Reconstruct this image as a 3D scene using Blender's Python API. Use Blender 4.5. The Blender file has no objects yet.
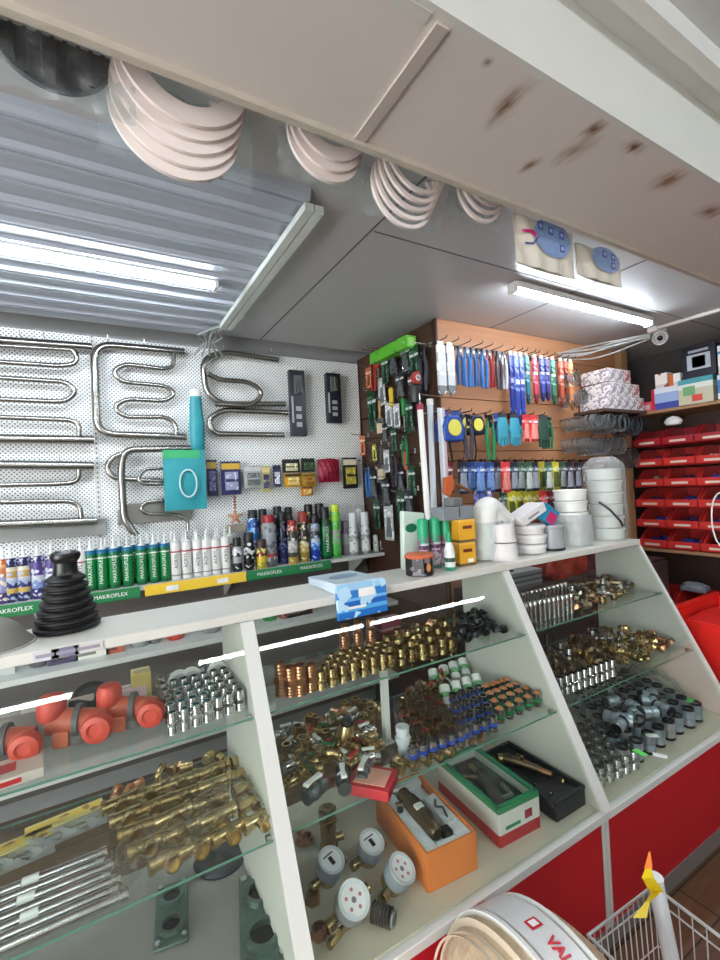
import bpy, math, random
from mathutils import Vector, Matrix, Euler
random.seed(7)
PI = math.pi
scn = bpy.context.scene
COL = scn.collection

# ------------------------------------------------------------------ camera
YAW, PITCH, ROLL, FOC, EYE = math.radians(30.1), math.radians(0.7), math.radians(-2.86), 452.0, Vector((0, 0, 1.55))
FW = Vector((math.sin(YAW)*math.cos(PITCH), math.cos(YAW)*math.cos(PITCH), math.sin(PITCH)))
_r0 = Vector((math.cos(YAW), -math.sin(YAW), 0)); _u0 = _r0.cross(FW)
RT = _r0*math.cos(ROLL) + _u0*math.sin(ROLL); UP = RT.cross(FW)
cd = bpy.data.cameras.new('camera'); cam = bpy.data.objects.new('camera', cd); COL.objects.link(cam)
cam.matrix_world = Matrix(((RT.x, UP.x, -FW.x, EYE.x), (RT.y, UP.y, -FW.y, EYE.y), (RT.z, UP.z, -FW.z, EYE.z), (0, 0, 0, 1)))
cd.sensor_fit = 'VERTICAL'; cd.sensor_height = 36; cd.lens = FOC/960*36; cd.clip_start = 0.02
scn.camera = cam

# ------------------------------------------------------------------ world, exposure
w = bpy.data.worlds.new('world'); scn.world = w; w.use_nodes = True
w.node_tree.nodes['Background'].inputs[0].default_value = (0.97, 0.98, 1.0, 1)
w.node_tree.nodes['Background'].inputs[1].default_value = 6.0
vs = scn.view_settings; vs.view_transform = 'Standard'; vs.look = 'None'; vs.gamma = 1; vs.use_curve_mapping = False
vs.exposure = 0.85
scn.cycles.transparent_max_bounces = 24; scn.cycles.max_bounces = 8; scn.cycles.caustics_refractive = False; scn.cycles.caustics_reflective = False
scn.cycles.sample_clamp_indirect = 4
LAMP = 42.0          # strength of the LED tubes

# ------------------------------------------------------------------ measuring helpers: a sight line met with a plane
def ray(px, py):
    d = FW*FOC + RT*(px-360) - UP*(py-480)
    return d
def AZ(px, py, z): d = ray(px, py); return EYE + d*((z-EYE.z)/d.z)
def AY(px, py, y): d = ray(px, py); return EYE + d*(y/d.y)
def AX(px, py, x): d = ray(px, py); return EYE + d*(x/d.x)

# ------------------------------------------------------------------ materials
def lin(c):
    return tuple(((v/255)/12.92 if v/255 <= .04045 else ((v/255+.055)/1.055)**2.4) for v in c)
MATS = {}
def mat(name, rgb, rough=.5, metal=0, var=.12, scale=14, bump=0, bscale=None, spec=.5, coat=0):
    if name in MATS: return MATS[name]
    m = bpy.data.materials.new(name); m.use_nodes = True; MATS[name] = m
    nt = m.node_tree; b = nt.nodes['Principled BSDF']
    c = lin(rgb)
    n = nt.nodes.new('ShaderNodeTexNoise'); n.inputs['Scale'].default_value = scale; n.inputs['Detail'].default_value = 4
    tc = nt.nodes.new('ShaderNodeTexCoord'); nt.links.new(tc.outputs['Object'], n.inputs['Vector'])
    oi = nt.nodes.new('ShaderNodeObjectInfo')
    mx = nt.nodes.new('ShaderNodeMix'); mx.data_type = 'RGBA'
    mx.inputs[6].default_value = (*[v*(1-var) for v in c], 1); mx.inputs[7].default_value = (*[min(1, v*(1+var)) for v in c], 1)
    nt.links.new(n.outputs['Fac'], mx.inputs[0])
    nt.links.new(mx.outputs[2], b.inputs['Base Color'])
    b.inputs['Roughness'].default_value = rough; b.inputs['Metallic'].default_value = metal
    b.inputs['Specular IOR Level'].default_value = spec; b.inputs['Coat Weight'].default_value = coat
    if bump:
        n2 = nt.nodes.new('ShaderNodeTexNoise'); n2.inputs['Scale'].default_value = bscale or scale*3
        nt.links.new(tc.outputs['Object'], n2.inputs['Vector'])
        bp = nt.nodes.new('ShaderNodeBump'); bp.inputs['Strength'].default_value = bump; bp.inputs['Distance'].default_value = .01
        nt.links.new(n2.outputs['Fac'], bp.inputs['Height']); nt.links.new(bp.outputs[0], b.inputs['Normal'])
    return m
def clear_mat(name, tint=(235, 245, 240), rough=.03, fres=1.5, bump=0, milk=0.0, bscale=25):
    """glass or film: what it does not mirror passes straight through"""
    if name in MATS: return MATS[name]
    m = bpy.data.materials.new(name); m.use_nodes = True; MATS[name] = m
    nt = m.node_tree; nt.nodes.remove(nt.nodes['Principled BSDF']); out = nt.nodes['Material Output']
    tr = nt.nodes.new('ShaderNodeBsdfTransparent'); tr.inputs[0].default_value = (*lin(tint), 1)
    gl = nt.nodes.new('ShaderNodeBsdfGlossy'); gl.inputs['Roughness'].default_value = rough
    fr = nt.nodes.new('ShaderNodeFresnel'); ge = nt.nodes.new('ShaderNodeNewGeometry')      # same mirror share from both sides
    io = nt.nodes.new('ShaderNodeMath'); io.operation = 'MULTIPLY_ADD'; io.inputs[1].default_value = 1/fres-fres; io.inputs[2].default_value = fres
    nt.links.new(ge.outputs['Backfacing'], io.inputs[0]); nt.links.new(io.outputs[0], fr.inputs['IOR'])
    ms = nt.nodes.new('ShaderNodeMixShader')
    nt.links.new(fr.outputs[0], ms.inputs[0]); nt.links.new(tr.outputs[0], ms.inputs[1]); nt.links.new(gl.outputs[0], ms.inputs[2])
    last = ms
    if milk:
        df = nt.nodes.new('ShaderNodeBsdfDiffuse'); df.inputs[0].default_value = (*lin((225, 228, 228)), 1)
        tl = nt.nodes.new('ShaderNodeBsdfTranslucent'); tl.inputs[0].default_value = (*lin((225, 228, 228)), 1)
        m1 = nt.nodes.new('ShaderNodeMixShader'); nt.links.new(df.outputs[0], m1.inputs[1]); nt.links.new(tl.outputs[0], m1.inputs[2])
        m2 = nt.nodes.new('ShaderNodeMixShader'); m2.inputs[0].default_value = milk
        nt.links.new(ms.outputs[0], m2.inputs[1]); nt.links.new(m1.outputs[0], m2.inputs[2]); last = m2
    if bump:
        tc = nt.nodes.new('ShaderNodeTexCoord')
        n2 = nt.nodes.new('ShaderNodeTexNoise'); n2.inputs['Scale'].default_value = bscale; n2.inputs['Detail'].default_value = 5
        nt.links.new(tc.outputs['Object'], n2.inputs['Vector'])
        bp = nt.nodes.new('ShaderNodeBump'); bp.inputs['Strength'].default_value = bump; bp.inputs['Distance'].default_value = .02
        nt.links.new(n2.outputs['Fac'], bp.inputs['Height']); nt.links.new(bp.outputs[0], gl.inputs['Normal']); nt.links.new(bp.outputs[0], fr.inputs['Normal'])
    nt.links.new(last.outputs[0], out.inputs[0])
    return m
def band_mat(name, stops, axis='Z', rough=.35, spots=None, sscale=60, metal=0, thr=.55):
    """printed bands along one axis of the thing; spots = a second ink scattered over it"""
    if name in MATS: return MATS[name]
    m = mat(name, (128, 128, 128), rough, metal); nt = m.node_tree; b = nt.nodes['Principled BSDF']
    tc = nt.nodes.new('ShaderNodeTexCoord'); sp = nt.nodes.new('ShaderNodeSeparateXYZ'); nt.links.new(tc.outputs['Generated'], sp.inputs[0])
    cr = nt.nodes.new('ShaderNodeValToRGB'); cr.color_ramp.interpolation = 'CONSTANT'
    e = cr.color_ramp.elements
    while len(e) < len(stops): e.new(.5)
    for i, (p, c) in enumerate(stops): e[i].position = p
    for i, (p, c) in enumerate(stops): e[i].color = (*lin(c), 1)
    nt.links.new(sp.outputs[axis], cr.inputs[0]); col = cr.outputs[0]
    if spots:
        n = nt.nodes.new('ShaderNodeTexVoronoi'); n.inputs['Scale'].default_value = sscale
        nt.links.new(tc.outputs['Object'], n.inputs['Vector'])
        gt = nt.nodes.new('ShaderNodeSeparateColor'); nt.links.new(n.outputs['Color'], gt.inputs[0])
        g2 = nt.nodes.new('ShaderNodeMath'); g2.operation = 'GREATER_THAN'; g2.inputs[1].default_value = thr; nt.links.new(gt.outputs[0], g2.inputs[0])
        mx = nt.nodes.new('ShaderNodeMix'); mx.data_type = 'RGBA'; mx.inputs[7].default_value = (*lin(spots), 1)
        nt.links.new(g2.outputs[0], mx.inputs[0]); nt.links.new(col, mx.inputs[6]); col = mx.outputs[2]
    nt.links.new(col, b.inputs['Base Color'])
    return m
def glow_mat(name, strength, rgb=(235, 245, 255)):
    m = bpy.data.materials.new(name); m.use_nodes = True; MATS[name] = m
    b = m.node_tree.nodes['Principled BSDF']; b.inputs['Emission Color'].default_value = (*lin(rgb), 1); b.inputs['Emission Strength'].default_value = strength
    return m

WHITE = mat('white_laminate', (214, 214, 208), .4, var=.04)
PANEL = mat('pale_grey_laminate', (200, 200, 190), .45, var=.06, scale=5)
TOPW = mat('counter_laminate', (216, 214, 205), .35, var=.06, scale=6)
RED = mat('red_laminate', (186, 26, 38), .4, var=.08, scale=4)
GREYP = mat('grey_plastic', (120, 124, 124), .5)
DARK = mat('black_plastic', (22, 22, 24), .4)
RUBBER = mat('black_rubber', (16, 16, 17), .55, bump=.1)
CHROME = mat('chrome', (205, 205, 205), .16, 1, var=.1)
STEEL = mat('brushed_steel', (165, 165, 160), .3, 1, var=.15)
IRON = mat('dull_grey_steel', (110, 118, 120), .42, 1, var=.2)
BRASS = mat('brass', (192, 168, 120), .25, 1, var=.2, scale=40)
BRONZE = mat('dark_brass', (156, 136, 112), .35, 1, var=.25, scale=40)
COPPER = mat('coppery_brass', (186, 138, 104), .3, 1, var=.2, scale=40)
WPLAST = mat('white_plastic', (232, 232, 226), .4, var=.03)
GLASS = clear_mat('cabinet_glass', (251, 254, 252), .015, 1.38)
EDGE = mat('green_glass_edge', (96, 140, 122), .25, var=.1)
FILM = clear_mat('clear_film', (250, 250, 248), .10, 1.22, bump=.7, milk=.03)
BAGF = clear_mat('glossy_bag_film', (240, 246, 246), .14, 1.42, bump=1.0, milk=.12, bscale=18)
MILKY = clear_mat('milky_film', (240, 245, 245), .15, 1.4, bump=1.0, milk=.45)

# ------------------------------------------------------------------ mesh builder
class MB:
    def __init__(s): s.v = []; s.f = []; s.m = []; s.M = Matrix.Identity(4)
    def add(s, vs, fs, m=0):
        b = len(s.v); s.v += [s.M @ Vector(v) for v in vs]
        s.f += [tuple(b+i for i in f) for f in fs]; s.m += [m]*len(fs); return s
    def box(s, x0, y0, z0, x1, y1, z1, m=0):
        v = [(x0,y0,z0),(x1,y0,z0),(x1,y1,z0),(x0,y1,z0),(x0,y0,z1),(x1,y0,z1),(x1,y1,z1),(x0,y1,z1)]
        return s.add(v, [(0,3,2,1),(4,5,6,7),(0,1,5,4),(1,2,6,5),(2,3,7,6),(3,0,4,7)], m)
    def cbox(s, c, d, m=0):
        return s.box(c[0]-d[0]/2, c[1]-d[1]/2, c[2]-d[2]/2, c[0]+d[0]/2, c[1]+d[1]/2, c[2]+d[2]/2, m)
    def prism(s, poly, a, b, axis='x', m=0):
        """poly in the two other axes, run from a to b along axis"""
        f = {'x': lambda p, t: (t, p[0], p[1]), 'y': lambda p, t: (p[0], t, p[1]), 'z': lambda p, t: (p[0], p[1], t)}[axis]
        n = len(poly); v = [f(p, a) for p in poly] + [f(p, b) for p in poly]
        return s.add(v, [tuple(range(n-1, -1, -1)), tuple(range(n, 2*n))] + [(i, (i+1) % n, n+(i+1) % n, n+i) for i in range(n)], m)
    def lathe(s, prof, n=16, m=0, M=None, ms=None):
        """prof = [(r, z)...] about local z; ms = one material per band"""
        k = len(prof); v = []
        for r, z in prof:
            for i in range(n): a = 2*PI*i/n; v.append((r*math.cos(a), r*math.sin(a), z))
        old = s.M
        if M is not None: s.M = s.M @ M
        if k == 2 and prof[0][0] < 1e-4: prof = [prof[1]]; v = v[n:]; k = 1; ms = None
        b = len(s.v); s.v += [s.M @ Vector(p) for p in v]
        for j in range(k-1):
            for i in range(n):
                s.f.append((b+j*n+i, b+j*n+(i+1) % n, b+(j+1)*n+(i+1) % n, b+(j+1)*n+i)); s.m.append(ms[j] if ms else m)
        if prof[0][0] > 1e-4 and k > 1: s.f.append(tuple(b+i for i in range(n-1, -1, -1))); s.m.append(ms[0] if ms else m)
        if prof[-1][0] > 1e-4: s.f.append(tuple(b+(k-1)*n+i for i in range(n))); s.m.append(ms[-1] if ms else m)
        s.M = old; return s
    def ring(s, prof, n=20, m=0, M=None):
        """closed profile about local z: a hollow ring"""
        k = len(prof); old = s.M
        if M is not None: s.M = s.M @ M
        b = len(s.v)
        for r, z in prof:
            for i in range(n): a = 2*PI*i/n; s.v.append(s.M @ Vector((r*math.cos(a), r*math.sin(a), z)))
        for j in range(k):
            j2 = (j+1) % k
            for i in range(n): s.f.append((b+j*n+i, b+j*n+(i+1) % n, b+j2*n+(i+1) % n, b+j2*n+i)); s.m.append(m)
        s.M = old; return s
    def cyl(s, p0, p1, r0, r1=None, n=12, m=0):
        p0 = Vector(p0); p1 = Vector(p1); d = p1-p0; r1 = r0 if r1 is None else r1
        q = d.to_track_quat('Z', 'Y').to_matrix().to_4x4()
        return s.lathe([(r0, 0), (r1, d.length)], n, m, Matrix.Translation(p0) @ q)
    def tube(s, pts, r, n=8, m=0, closed=False):
        pts = [Vector(p) for p in pts]; k = len(pts); b = len(s.v); up = None
        for i, p in enumerate(pts):
            if closed: t = pts[(i+1) % k]-pts[i-1]
            else: t = pts[min(i+1, k-1)]-pts[max(i-1, 0)]
            t.normalize()
            if up is None: up = t.orthogonal().normalized()
            up = (up - t*up.dot(t)).normalized(); sd = t.cross(up)
            rr = r[i] if isinstance(r, (list, tuple)) else r
            for j in range(n): a = 2*PI*j/n; s.v.append(s.M @ (p + (up*math.cos(a)+sd*math.sin(a))*rr))
        for i in range(k if closed else k-1):
            i2 = (i+1) % k
            for j in range(n): s.f.append((b+i*n+j, b+i*n+(j+1) % n, b+i2*n+(j+1) % n, b+i2*n+j)); s.m.append(m)
        if not closed:
            s.f.append(tuple(b+j for j in range(n-1, -1, -1))); s.m.append(m); s.f.append(tuple(b+(k-1)*n+j for j in range(n))); s.m.append(m)
        return s
    def sheet(s, fn, nu, nv, m=0):
        v = [fn(i/nu, j/nv) for j in range(nv+1) for i in range(nu+1)]
        return s.add(v, [(j*(nu+1)+i, j*(nu+1)+i+1, (j+1)*(nu+1)+i+1, (j+1)*(nu+1)+i) for j in range(nv) for i in range(nu)], m)
    def mesh(s, name, mats, smooth=True, angle=38):
        me = bpy.data.meshes.new(name); me.from_pydata([tuple(v) for v in s.v], [], s.f)
        for m in (mats if isinstance(mats, (list, tuple)) else [mats]): me.materials.append(m)
        me.polygons.foreach_set('material_index', s.m)
        if smooth:
            me.polygons.foreach_set('use_smooth', [True]*len(me.polygons)); me.set_sharp_from_angle(angle=math.radians(angle))
        me.update(); return me
    def build(s, name, mats, parent=None, smooth=True, bevel=0, angle=38, loc=None):
        o = bpy.data.objects.new(name, s.mesh(name, mats, smooth, angle)); COL.objects.link(o)
        if parent is not None: o.parent = parent
        if loc is not None: o.location = loc
        if bevel:
            md = o.modifiers.new('bevel', 'BEVEL'); md.width = bevel; md.segments = 2; md.limit_method = 'ANGLE'; md.angle_limit = math.radians(50)
        return o
def T(x=0, y=0, z=0): return Matrix.Translation((x, y, z))
def RX(a): return Matrix.Rotation(a, 4, 'X')
def RY(a): return Matrix.Rotation(a, 4, 'Y')
def RZ(a): return Matrix.Rotation(a, 4, 'Z')
def B(): return MB()
def tag(o, label, cat, group=None, kind=None):
    if label: o['label'] = label
    if cat: o['category'] = cat
    if group: o['group'] = group
    if kind: o['kind'] = kind
    return o
def thing(name, label, cat, loc=(0, 0, 0), rz=0, group=None, rot=None):
    o = bpy.data.objects.new(name, None); COL.objects.link(o); o.empty_display_size = .02
    o.location = loc; o.rotation_euler = rot if rot is not None else (0, 0, rz)
    return tag(o, label, cat, group)
def struct(mb, name, mats, bevel=0, smooth=False):
    o = mb.build(name, mats, None, smooth, bevel); o['kind'] = 'structure'; return o
def kids(o): return [c for c in KID.get(o.name, [])]
KID = {}
def index_kids():
    KID.clear()
    for o in COL.objects:
        if o.parent: KID.setdefault(o.parent.name, []).append(o)
def dup(root, loc, rot=(0, 0, 0), label=None, group=None, scale=None):
    r = root.copy(); COL.objects.link(r); r.location = loc; r.rotation_euler = rot
    if scale: r.scale = (scale,)*3 if not isinstance(scale, (tuple, list)) else scale
    if label: r['label'] = label
    if group: r['group'] = group
    for ch in root.children:
        c = ch.copy(); COL.objects.link(c); c.parent = r
        for g in ch.children:
            d = g.copy(); COL.objects.link(d); d.parent = c
    return r
class Proto:
    """one thing of a kind: the first put() places the built one, the later ones copies of it"""
    def __init__(s, root): s.root = root; s.used = False
    def put(s, loc, rot=(0, 0, 0), label=None, group=None, scale=None):
        if not s.used:
            s.used = True; r = s.root; r.location = loc; r.rotation_euler = rot
            if scale: r.scale = (scale,)*3 if not isinstance(scale, (tuple, list)) else scale
            if label: r['label'] = label
            if group: r['group'] = group
            return r
        return dup(s.root, loc, rot, label, group, scale)
def text(string, size, m, parent, M, name='lettering', extrude=.0004, align='CENTER', bold=0):
    cu = bpy.data.curves.new('t', 'FONT'); cu.body = string; cu.size = size; cu.extrude = extrude; cu.align_x = align; cu.align_y = 'CENTER'; cu.offset = bold; cu.resolution_u = 2
    o = bpy.data.objects.new('t', cu); COL.objects.link(o)
    dg = bpy.context.evaluated_depsgraph_get(); dg.update()
    me = bpy.data.meshes.new_from_object(o.evaluated_get(dg)); bpy.data.objects.remove(o)
    me.transform(M); me.materials.clear(); me.materials.append(m)
    t = bpy.data.objects.new(name, me); COL.objects.link(t); t.parent = parent
    return t
UPR = RX(PI/2)      # text standing, facing -y
ORD = ['first', 'second', 'third', 'fourth', 'fifth', 'sixth', 'seventh', 'eighth', 'ninth', 'tenth', 'eleventh', 'twelfth', 'thirteenth', 'fourteenth', 'fifteenth', 'sixteenth', 'seventeenth', 'eighteenth', 'nineteenth', 'twentieth']
# ================================================================== lamps
GLOW = glow_mat('led_tube_glow', LAMP)
def led_lamp(x0, x1, y, z, label, rz=0):
    t = thing('led_lamp', label, 'lamp', ((x0+x1)/2, y, z), rz, 'LED tube lamps under the ceiling'); L = (x1-x0)/2
    B().prism([(-.03, .03), (.03, .03), (.022, .006), (-.022, .006)], -L, L, 'x').build('housing', WHITE, t)
    B().prism([(.02*math.cos(a), .006+.022*math.sin(a)) for a in [PI+PI*i/8 for i in range(9)]], -L+.015, L-.015, 'x').build('diffuser', GLOW, t)
    for sx in (-1, 1): B().box(sx*L-.008, -.024, -.018, sx*L+.008, .024, .03).build('end_cap', WHITE, t)
    return t
led_lamp(-.78, .46, 1.93, 2.425, 'bright LED tube lamp over the towel rails, at the upper left')
led_lamp(1.70, 2.86, 1.43, 2.425, 'bright LED tube lamp hanging on short wires above the counter at right')
# the lamps of the customers' side whose reflections lie in the slanted glass
led_lamp(.62, 2.15, -.97, 2.585, 'LED tube lamp over the customers, first of a pair end to end')
led_lamp(2.2, 3.73, -.97, 2.585, 'LED tube lamp over the customers, second of a pair end to end')
led_lamp(-1.75, -.20, -1.0, 2.585, 'LED tube lamp over the customers at the left')

# ================================================================== the room
def plank_mat():
    m = mat('plank_floor', (122, 92, 66), .45, var=.3, scale=6); nt = m.node_tree; b = nt.nodes['Principled BSDF']
    tc = nt.nodes.new('ShaderNodeTexCoord'); br = nt.nodes.new('ShaderNodeTexBrick')
    br.inputs['Scale'].default_value = 1; br.inputs['Brick Width'].default_value = 1.2; br.inputs['Row Height'].default_value = .13; br.inputs['Mortar Size'].default_value = .003
    br.inputs['Color1'].default_value = (*lin((132, 100, 72)), 1); br.inputs['Color2'].default_value = (*lin((104, 78, 58)), 1); br.inputs['Mortar'].default_value = (*lin((48, 36, 28)), 1)
    mp = nt.nodes.new('ShaderNodeMapping'); nt.links.new(tc.outputs['Object'], mp.inputs[0]); nt.links.new(mp.outputs[0], br.inputs['Vector'])
    n = nt.nodes.new('ShaderNodeTexNoise'); n.inputs['Scale'].default_value = 5; mp2 = nt.nodes.new('ShaderNodeMapping'); mp2.inputs['Scale'].default_value = (1, 14, 1)
    nt.links.new(tc.outputs['Object'], mp2.inputs[0]); nt.links.new(mp2.outputs[0], n.inputs['Vector'])
    mx = nt.nodes.new('ShaderNodeMix'); mx.data_type = 'RGBA'; mx.blend_type = 'MULTIPLY'; mx.inputs[0].default_value = .55
    nt.links.new(br.outputs['Color'], mx.inputs[6]); nt.links.new(n.outputs['Fac'], mx.inputs[7]); nt.links.new(mx.outputs[2], b.inputs['Base Color'])
    return m
def peg_mat():
    m = mat('perforated_panel', (226, 228, 226), .4, var=.03); nt = m.node_tree; b = nt.nodes['Principled BSDF']
    tc = nt.nodes.new('ShaderNodeTexCoord'); sp = nt.nodes.new('ShaderNodeSeparateXYZ'); nt.links.new(tc.outputs['Object'], sp.inputs[0])
    def mth(op, a, c=None, d=None):
        k = nt.nodes.new('ShaderNodeMath'); k.operation = op
        for i, v in enumerate((a, c, d)):
            if v is None: continue
            if isinstance(v, (int, float)): k.inputs[i].default_value = v
            else: nt.links.new(v, k.inputs[i])
        return k.outputs[0]
    P = .021
    def grid(off):
        u = mth('SUBTRACT', mth('FRACT', mth('ADD', mth('DIVIDE', sp.outputs['X'], P), off+100)), .5)
        v = mth('SUBTRACT', mth('FRACT', mth('ADD', mth('DIVIDE', sp.outputs['Z'], P), off+100)), .5)
        return mth('LESS_THAN', mth('ADD', mth('MULTIPLY', u, u), mth('MULTIPLY', v, v)), .028)
    h = mth('MAXIMUM', grid(0), grid(.5))
    mx = nt.nodes.new('ShaderNodeMix'); mx.data_type = 'RGBA'; mx.inputs[6].default_value = (*lin((246, 249, 247)), 1); mx.inputs[7].default_value = (*lin((50, 54, 58)), 1)
    nt.links.new(h, mx.inputs[0]); nt.links.new(mx.outputs[2], b.inputs['Base Color'])
    return m
def soffit_mat():
    m = mat('stained_ceiling_panel', (214, 206, 199), .5, var=.07, scale=3); nt = m.node_tree; b = nt.nodes['Principled BSDF']
    tc = nt.nodes.new('ShaderNodeTexCoord'); base = b.inputs['Base Color'].links[0].from_socket
    n = nt.nodes.new('ShaderNodeTexNoise'); n.inputs['Scale'].default_value = 45; n.inputs['Detail'].default_value = 6
    mp = nt.nodes.new('ShaderNodeMapping'); mp.inputs['Scale'].default_value = (1, .25, 1); nt.links.new(tc.outputs['Object'], mp.inputs[0]); nt.links.new(mp.outputs[0], n.inputs['Vector'])
    for (px, py, sx, sy, c) in [(507, 105, .04, .10, (120, 84, 52)), (594, 130, .035, .05, (112, 66, 28)), (634, 147, .05, .035, (104, 62, 28)), (530, 165, .03, .05, (140, 104, 66)), (488, 62, .015, .02, (96, 70, 46)), (668, 180, .06, .07, (146, 112, 88)), (710, 212, .10, .05, (142, 108, 86)), (575, 150, .05, .10, (168, 150, 134))]:
        p = AZ(px, py, 2.40)
        q = nt.nodes.new('ShaderNodeMapping'); q.vector_type = 'TEXTURE'; q.inputs['Location'].default_value = (p.x, p.y, 2.40); q.inputs['Scale'].default_value = (sx, sy, 1)
        nt.links.new(tc.outputs['Object'], q.inputs[0])
        ln = nt.nodes.new('ShaderNodeVectorMath'); ln.operation = 'LENGTH'; nt.links.new(q.outputs[0], ln.inputs[0])
        s1 = nt.nodes.new('ShaderNodeMath'); s1.operation = 'SUBTRACT'; s1.inputs[0].default_value = 1.0; nt.links.new(ln.outputs['Value'], s1.inputs[1])
        s2 = nt.nodes.new('ShaderNodeMath'); s2.operation = 'MULTIPLY_ADD'; nt.links.new(n.outputs['Fac'], s2.inputs[0]); s2.inputs[1].default_value = 3.0; s2.inputs[2].default_value = -1.45
        s3 = nt.nodes.new('ShaderNodeMath'); s3.operation = 'ADD'; nt.links.new(s1.outputs[0], s3.inputs[0]); nt.links.new(s2.outputs[0], s3.inputs[1])
        s4 = nt.nodes.new('ShaderNodeMath'); s4.operation = 'MULTIPLY'; s4.use_clamp = True; nt.links.new(s3.outputs[0], s4.inputs[0]); nt.links.new(s1.outputs[0], s4.inputs[1])
        s5 = nt.nodes.new('ShaderNodeMath'); s5.operation = 'MULTIPLY'; s5.use_clamp = True; s5.inputs[1].default_value = 1.15; nt.links.new(s4.outputs[0], s5.inputs[0])
        # no stain outside the ellipse
        g = nt.nodes.new('ShaderNodeMath'); g.operation = 'GREATER_THAN'; g.inputs[1].default_value = 0; nt.links.new(s1.outputs[0], g.inputs[0])
        s6 = nt.nodes.new('ShaderNodeMath'); s6.operation = 'MULTIPLY'; nt.links.new(s5.outputs[0], s6.inputs[0]); nt.links.new(g.outputs[0], s6.inputs[1])
        mx = nt.nodes.new('ShaderNodeMix'); mx.data_type = 'RGBA'; mx.inputs[7].default_value = (*lin(c), 1); nt.links.new(base, mx.inputs[6]); nt.links.new(s6.outputs[0], mx.inputs[0]); base = mx.outputs[2]
    nt.links.new(base, b.inputs['Base Color'])
    return m
CEIL = mat('grey_ceiling_sheet', (186, 187, 186), .35, var=.05, scale=2)
CEIL2 = mat('bluish_profiled_sheet', (172, 180, 190), .25, var=.06, scale=3)
BEAMW = mat('white_painted_beam', (208, 208, 200), .45, var=.05, scale=7)
SOFF = soffit_mat(); PEG = peg_mat()
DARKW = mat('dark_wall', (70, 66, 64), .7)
struct(B().box(-3, -2.6, -.05, 4.2, 3.2, 0), 'floor', plank_mat())
struct(B().box(-3, 2.83, 0, 4.2, 2.93, 2.56), 'wall_back', mat('grey_wall', (150, 152, 152), .6))
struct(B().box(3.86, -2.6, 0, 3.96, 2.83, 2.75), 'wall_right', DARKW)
struct(B().box(-3, .62, 2.47, 4.2, 2.66, 2.53).box(-3, 2.66, 2.53, 4.2, 2.93, 2.56), 'ceiling', CEIL)
# profiled sheet at the left, its ribs along x
def profiled():
    pr = [(1.245, 2.47)]
    y = 1.25
    while y < 2.60:
        pr += [(y, 2.452), (y+.008, 2.438), (y+.020, 2.438), (y+.022, 2.466), (y+.028, 2.466), (y+.030, 2.438), (y+.040, 2.438), (y+.048, 2.452), (y+.085, 2.455), (y+.115, 2.452)]; y += .125
    pr += [(2.655, 2.452), (2.655, 2.47)]
    return B().prism(pr[::-1], -3, .60, 'x')
struct(profiled(), 'ceiling_profiled_sheet', CEIL2, smooth=False)
struct(B().box(.885, .95, 2.4685, .892, 2.66, 2.4702).box(2.10, .95, 2.4685, 2.107, 2.66, 2.4702).box(.9, 1.36, 2.4685, 4.2, 1.366, 2.4702), 'trim_1', mat('seam_grey', (104, 104, 104), .6))
# the lowered soffit, its fascia and the cornice of the customers' side
struct(B().box(-3, .615, 2.40, 4.2, .945, 2.47), 'ceiling_soffit', SOFF)
struct(B().box(-3, .613, 2.398, .555, .635, 2.405).box(-3, .60, 2.40, 4.2, .615, 2.64), 'ceiling_fascia', BEAMW)
struct(B().box(-3, .93, 2.385, 4.2, .948, 2.40), 'trim_2', mat('cream_trim', (192, 184, 170), .5))
struct(B().box(.572, .62, 2.394, .600, .93, 2.401), 'trim_3', mat('seam_strip', (186, 176, 168), .5))
struct(B().box(-3, .545, 2.612, 4.2, .60, 2.64), 'trim_4', BEAMW)
struct(B().box(-3, .51, 2.585, 4.2, .545, 2.64), 'trim_5', WHITE)
struct(B().box(-3, -2.6, 2.64, 4.2, .60, 2.70), 'ceiling_front', mat('white_ceiling', (190, 190, 186), .5, var=.04))
PW = mat('pale_wall', (186, 186, 180), .6)
# left wall: unseen, its opening added to let daylight onto the soffit and cases
struct(B().box(-3.05, .75, 0, -3, 2.93, 2.70).box(-3.05, -2.6, 2.45, -3, .75, 2.70).box(-3.05, -2.6, 0, -3, -2.4, 2.45), 'wall_left', PW)
struct(B().box(-3.05, -2.6, 0, 3.96, -2.55, 2.75), 'wall_front', PW)
wn = struct(B().box(-3.04, -2.4, .0, -3.01, -2.34, 2.45).box(-3.04, .69, .0, -3.01, .75, 2.45).box(-3.04, -.86, .0, -3.01, -.80, 2.45).box(-3.04, -2.4, 2.39, -3.01, .75, 2.45).box(-3.04, -2.4, 0, -3.01, .75, .12), 'window_added', mat('added_window_frame', (200, 200, 196), .5))  # frame around the added daylight opening, out of view
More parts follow.
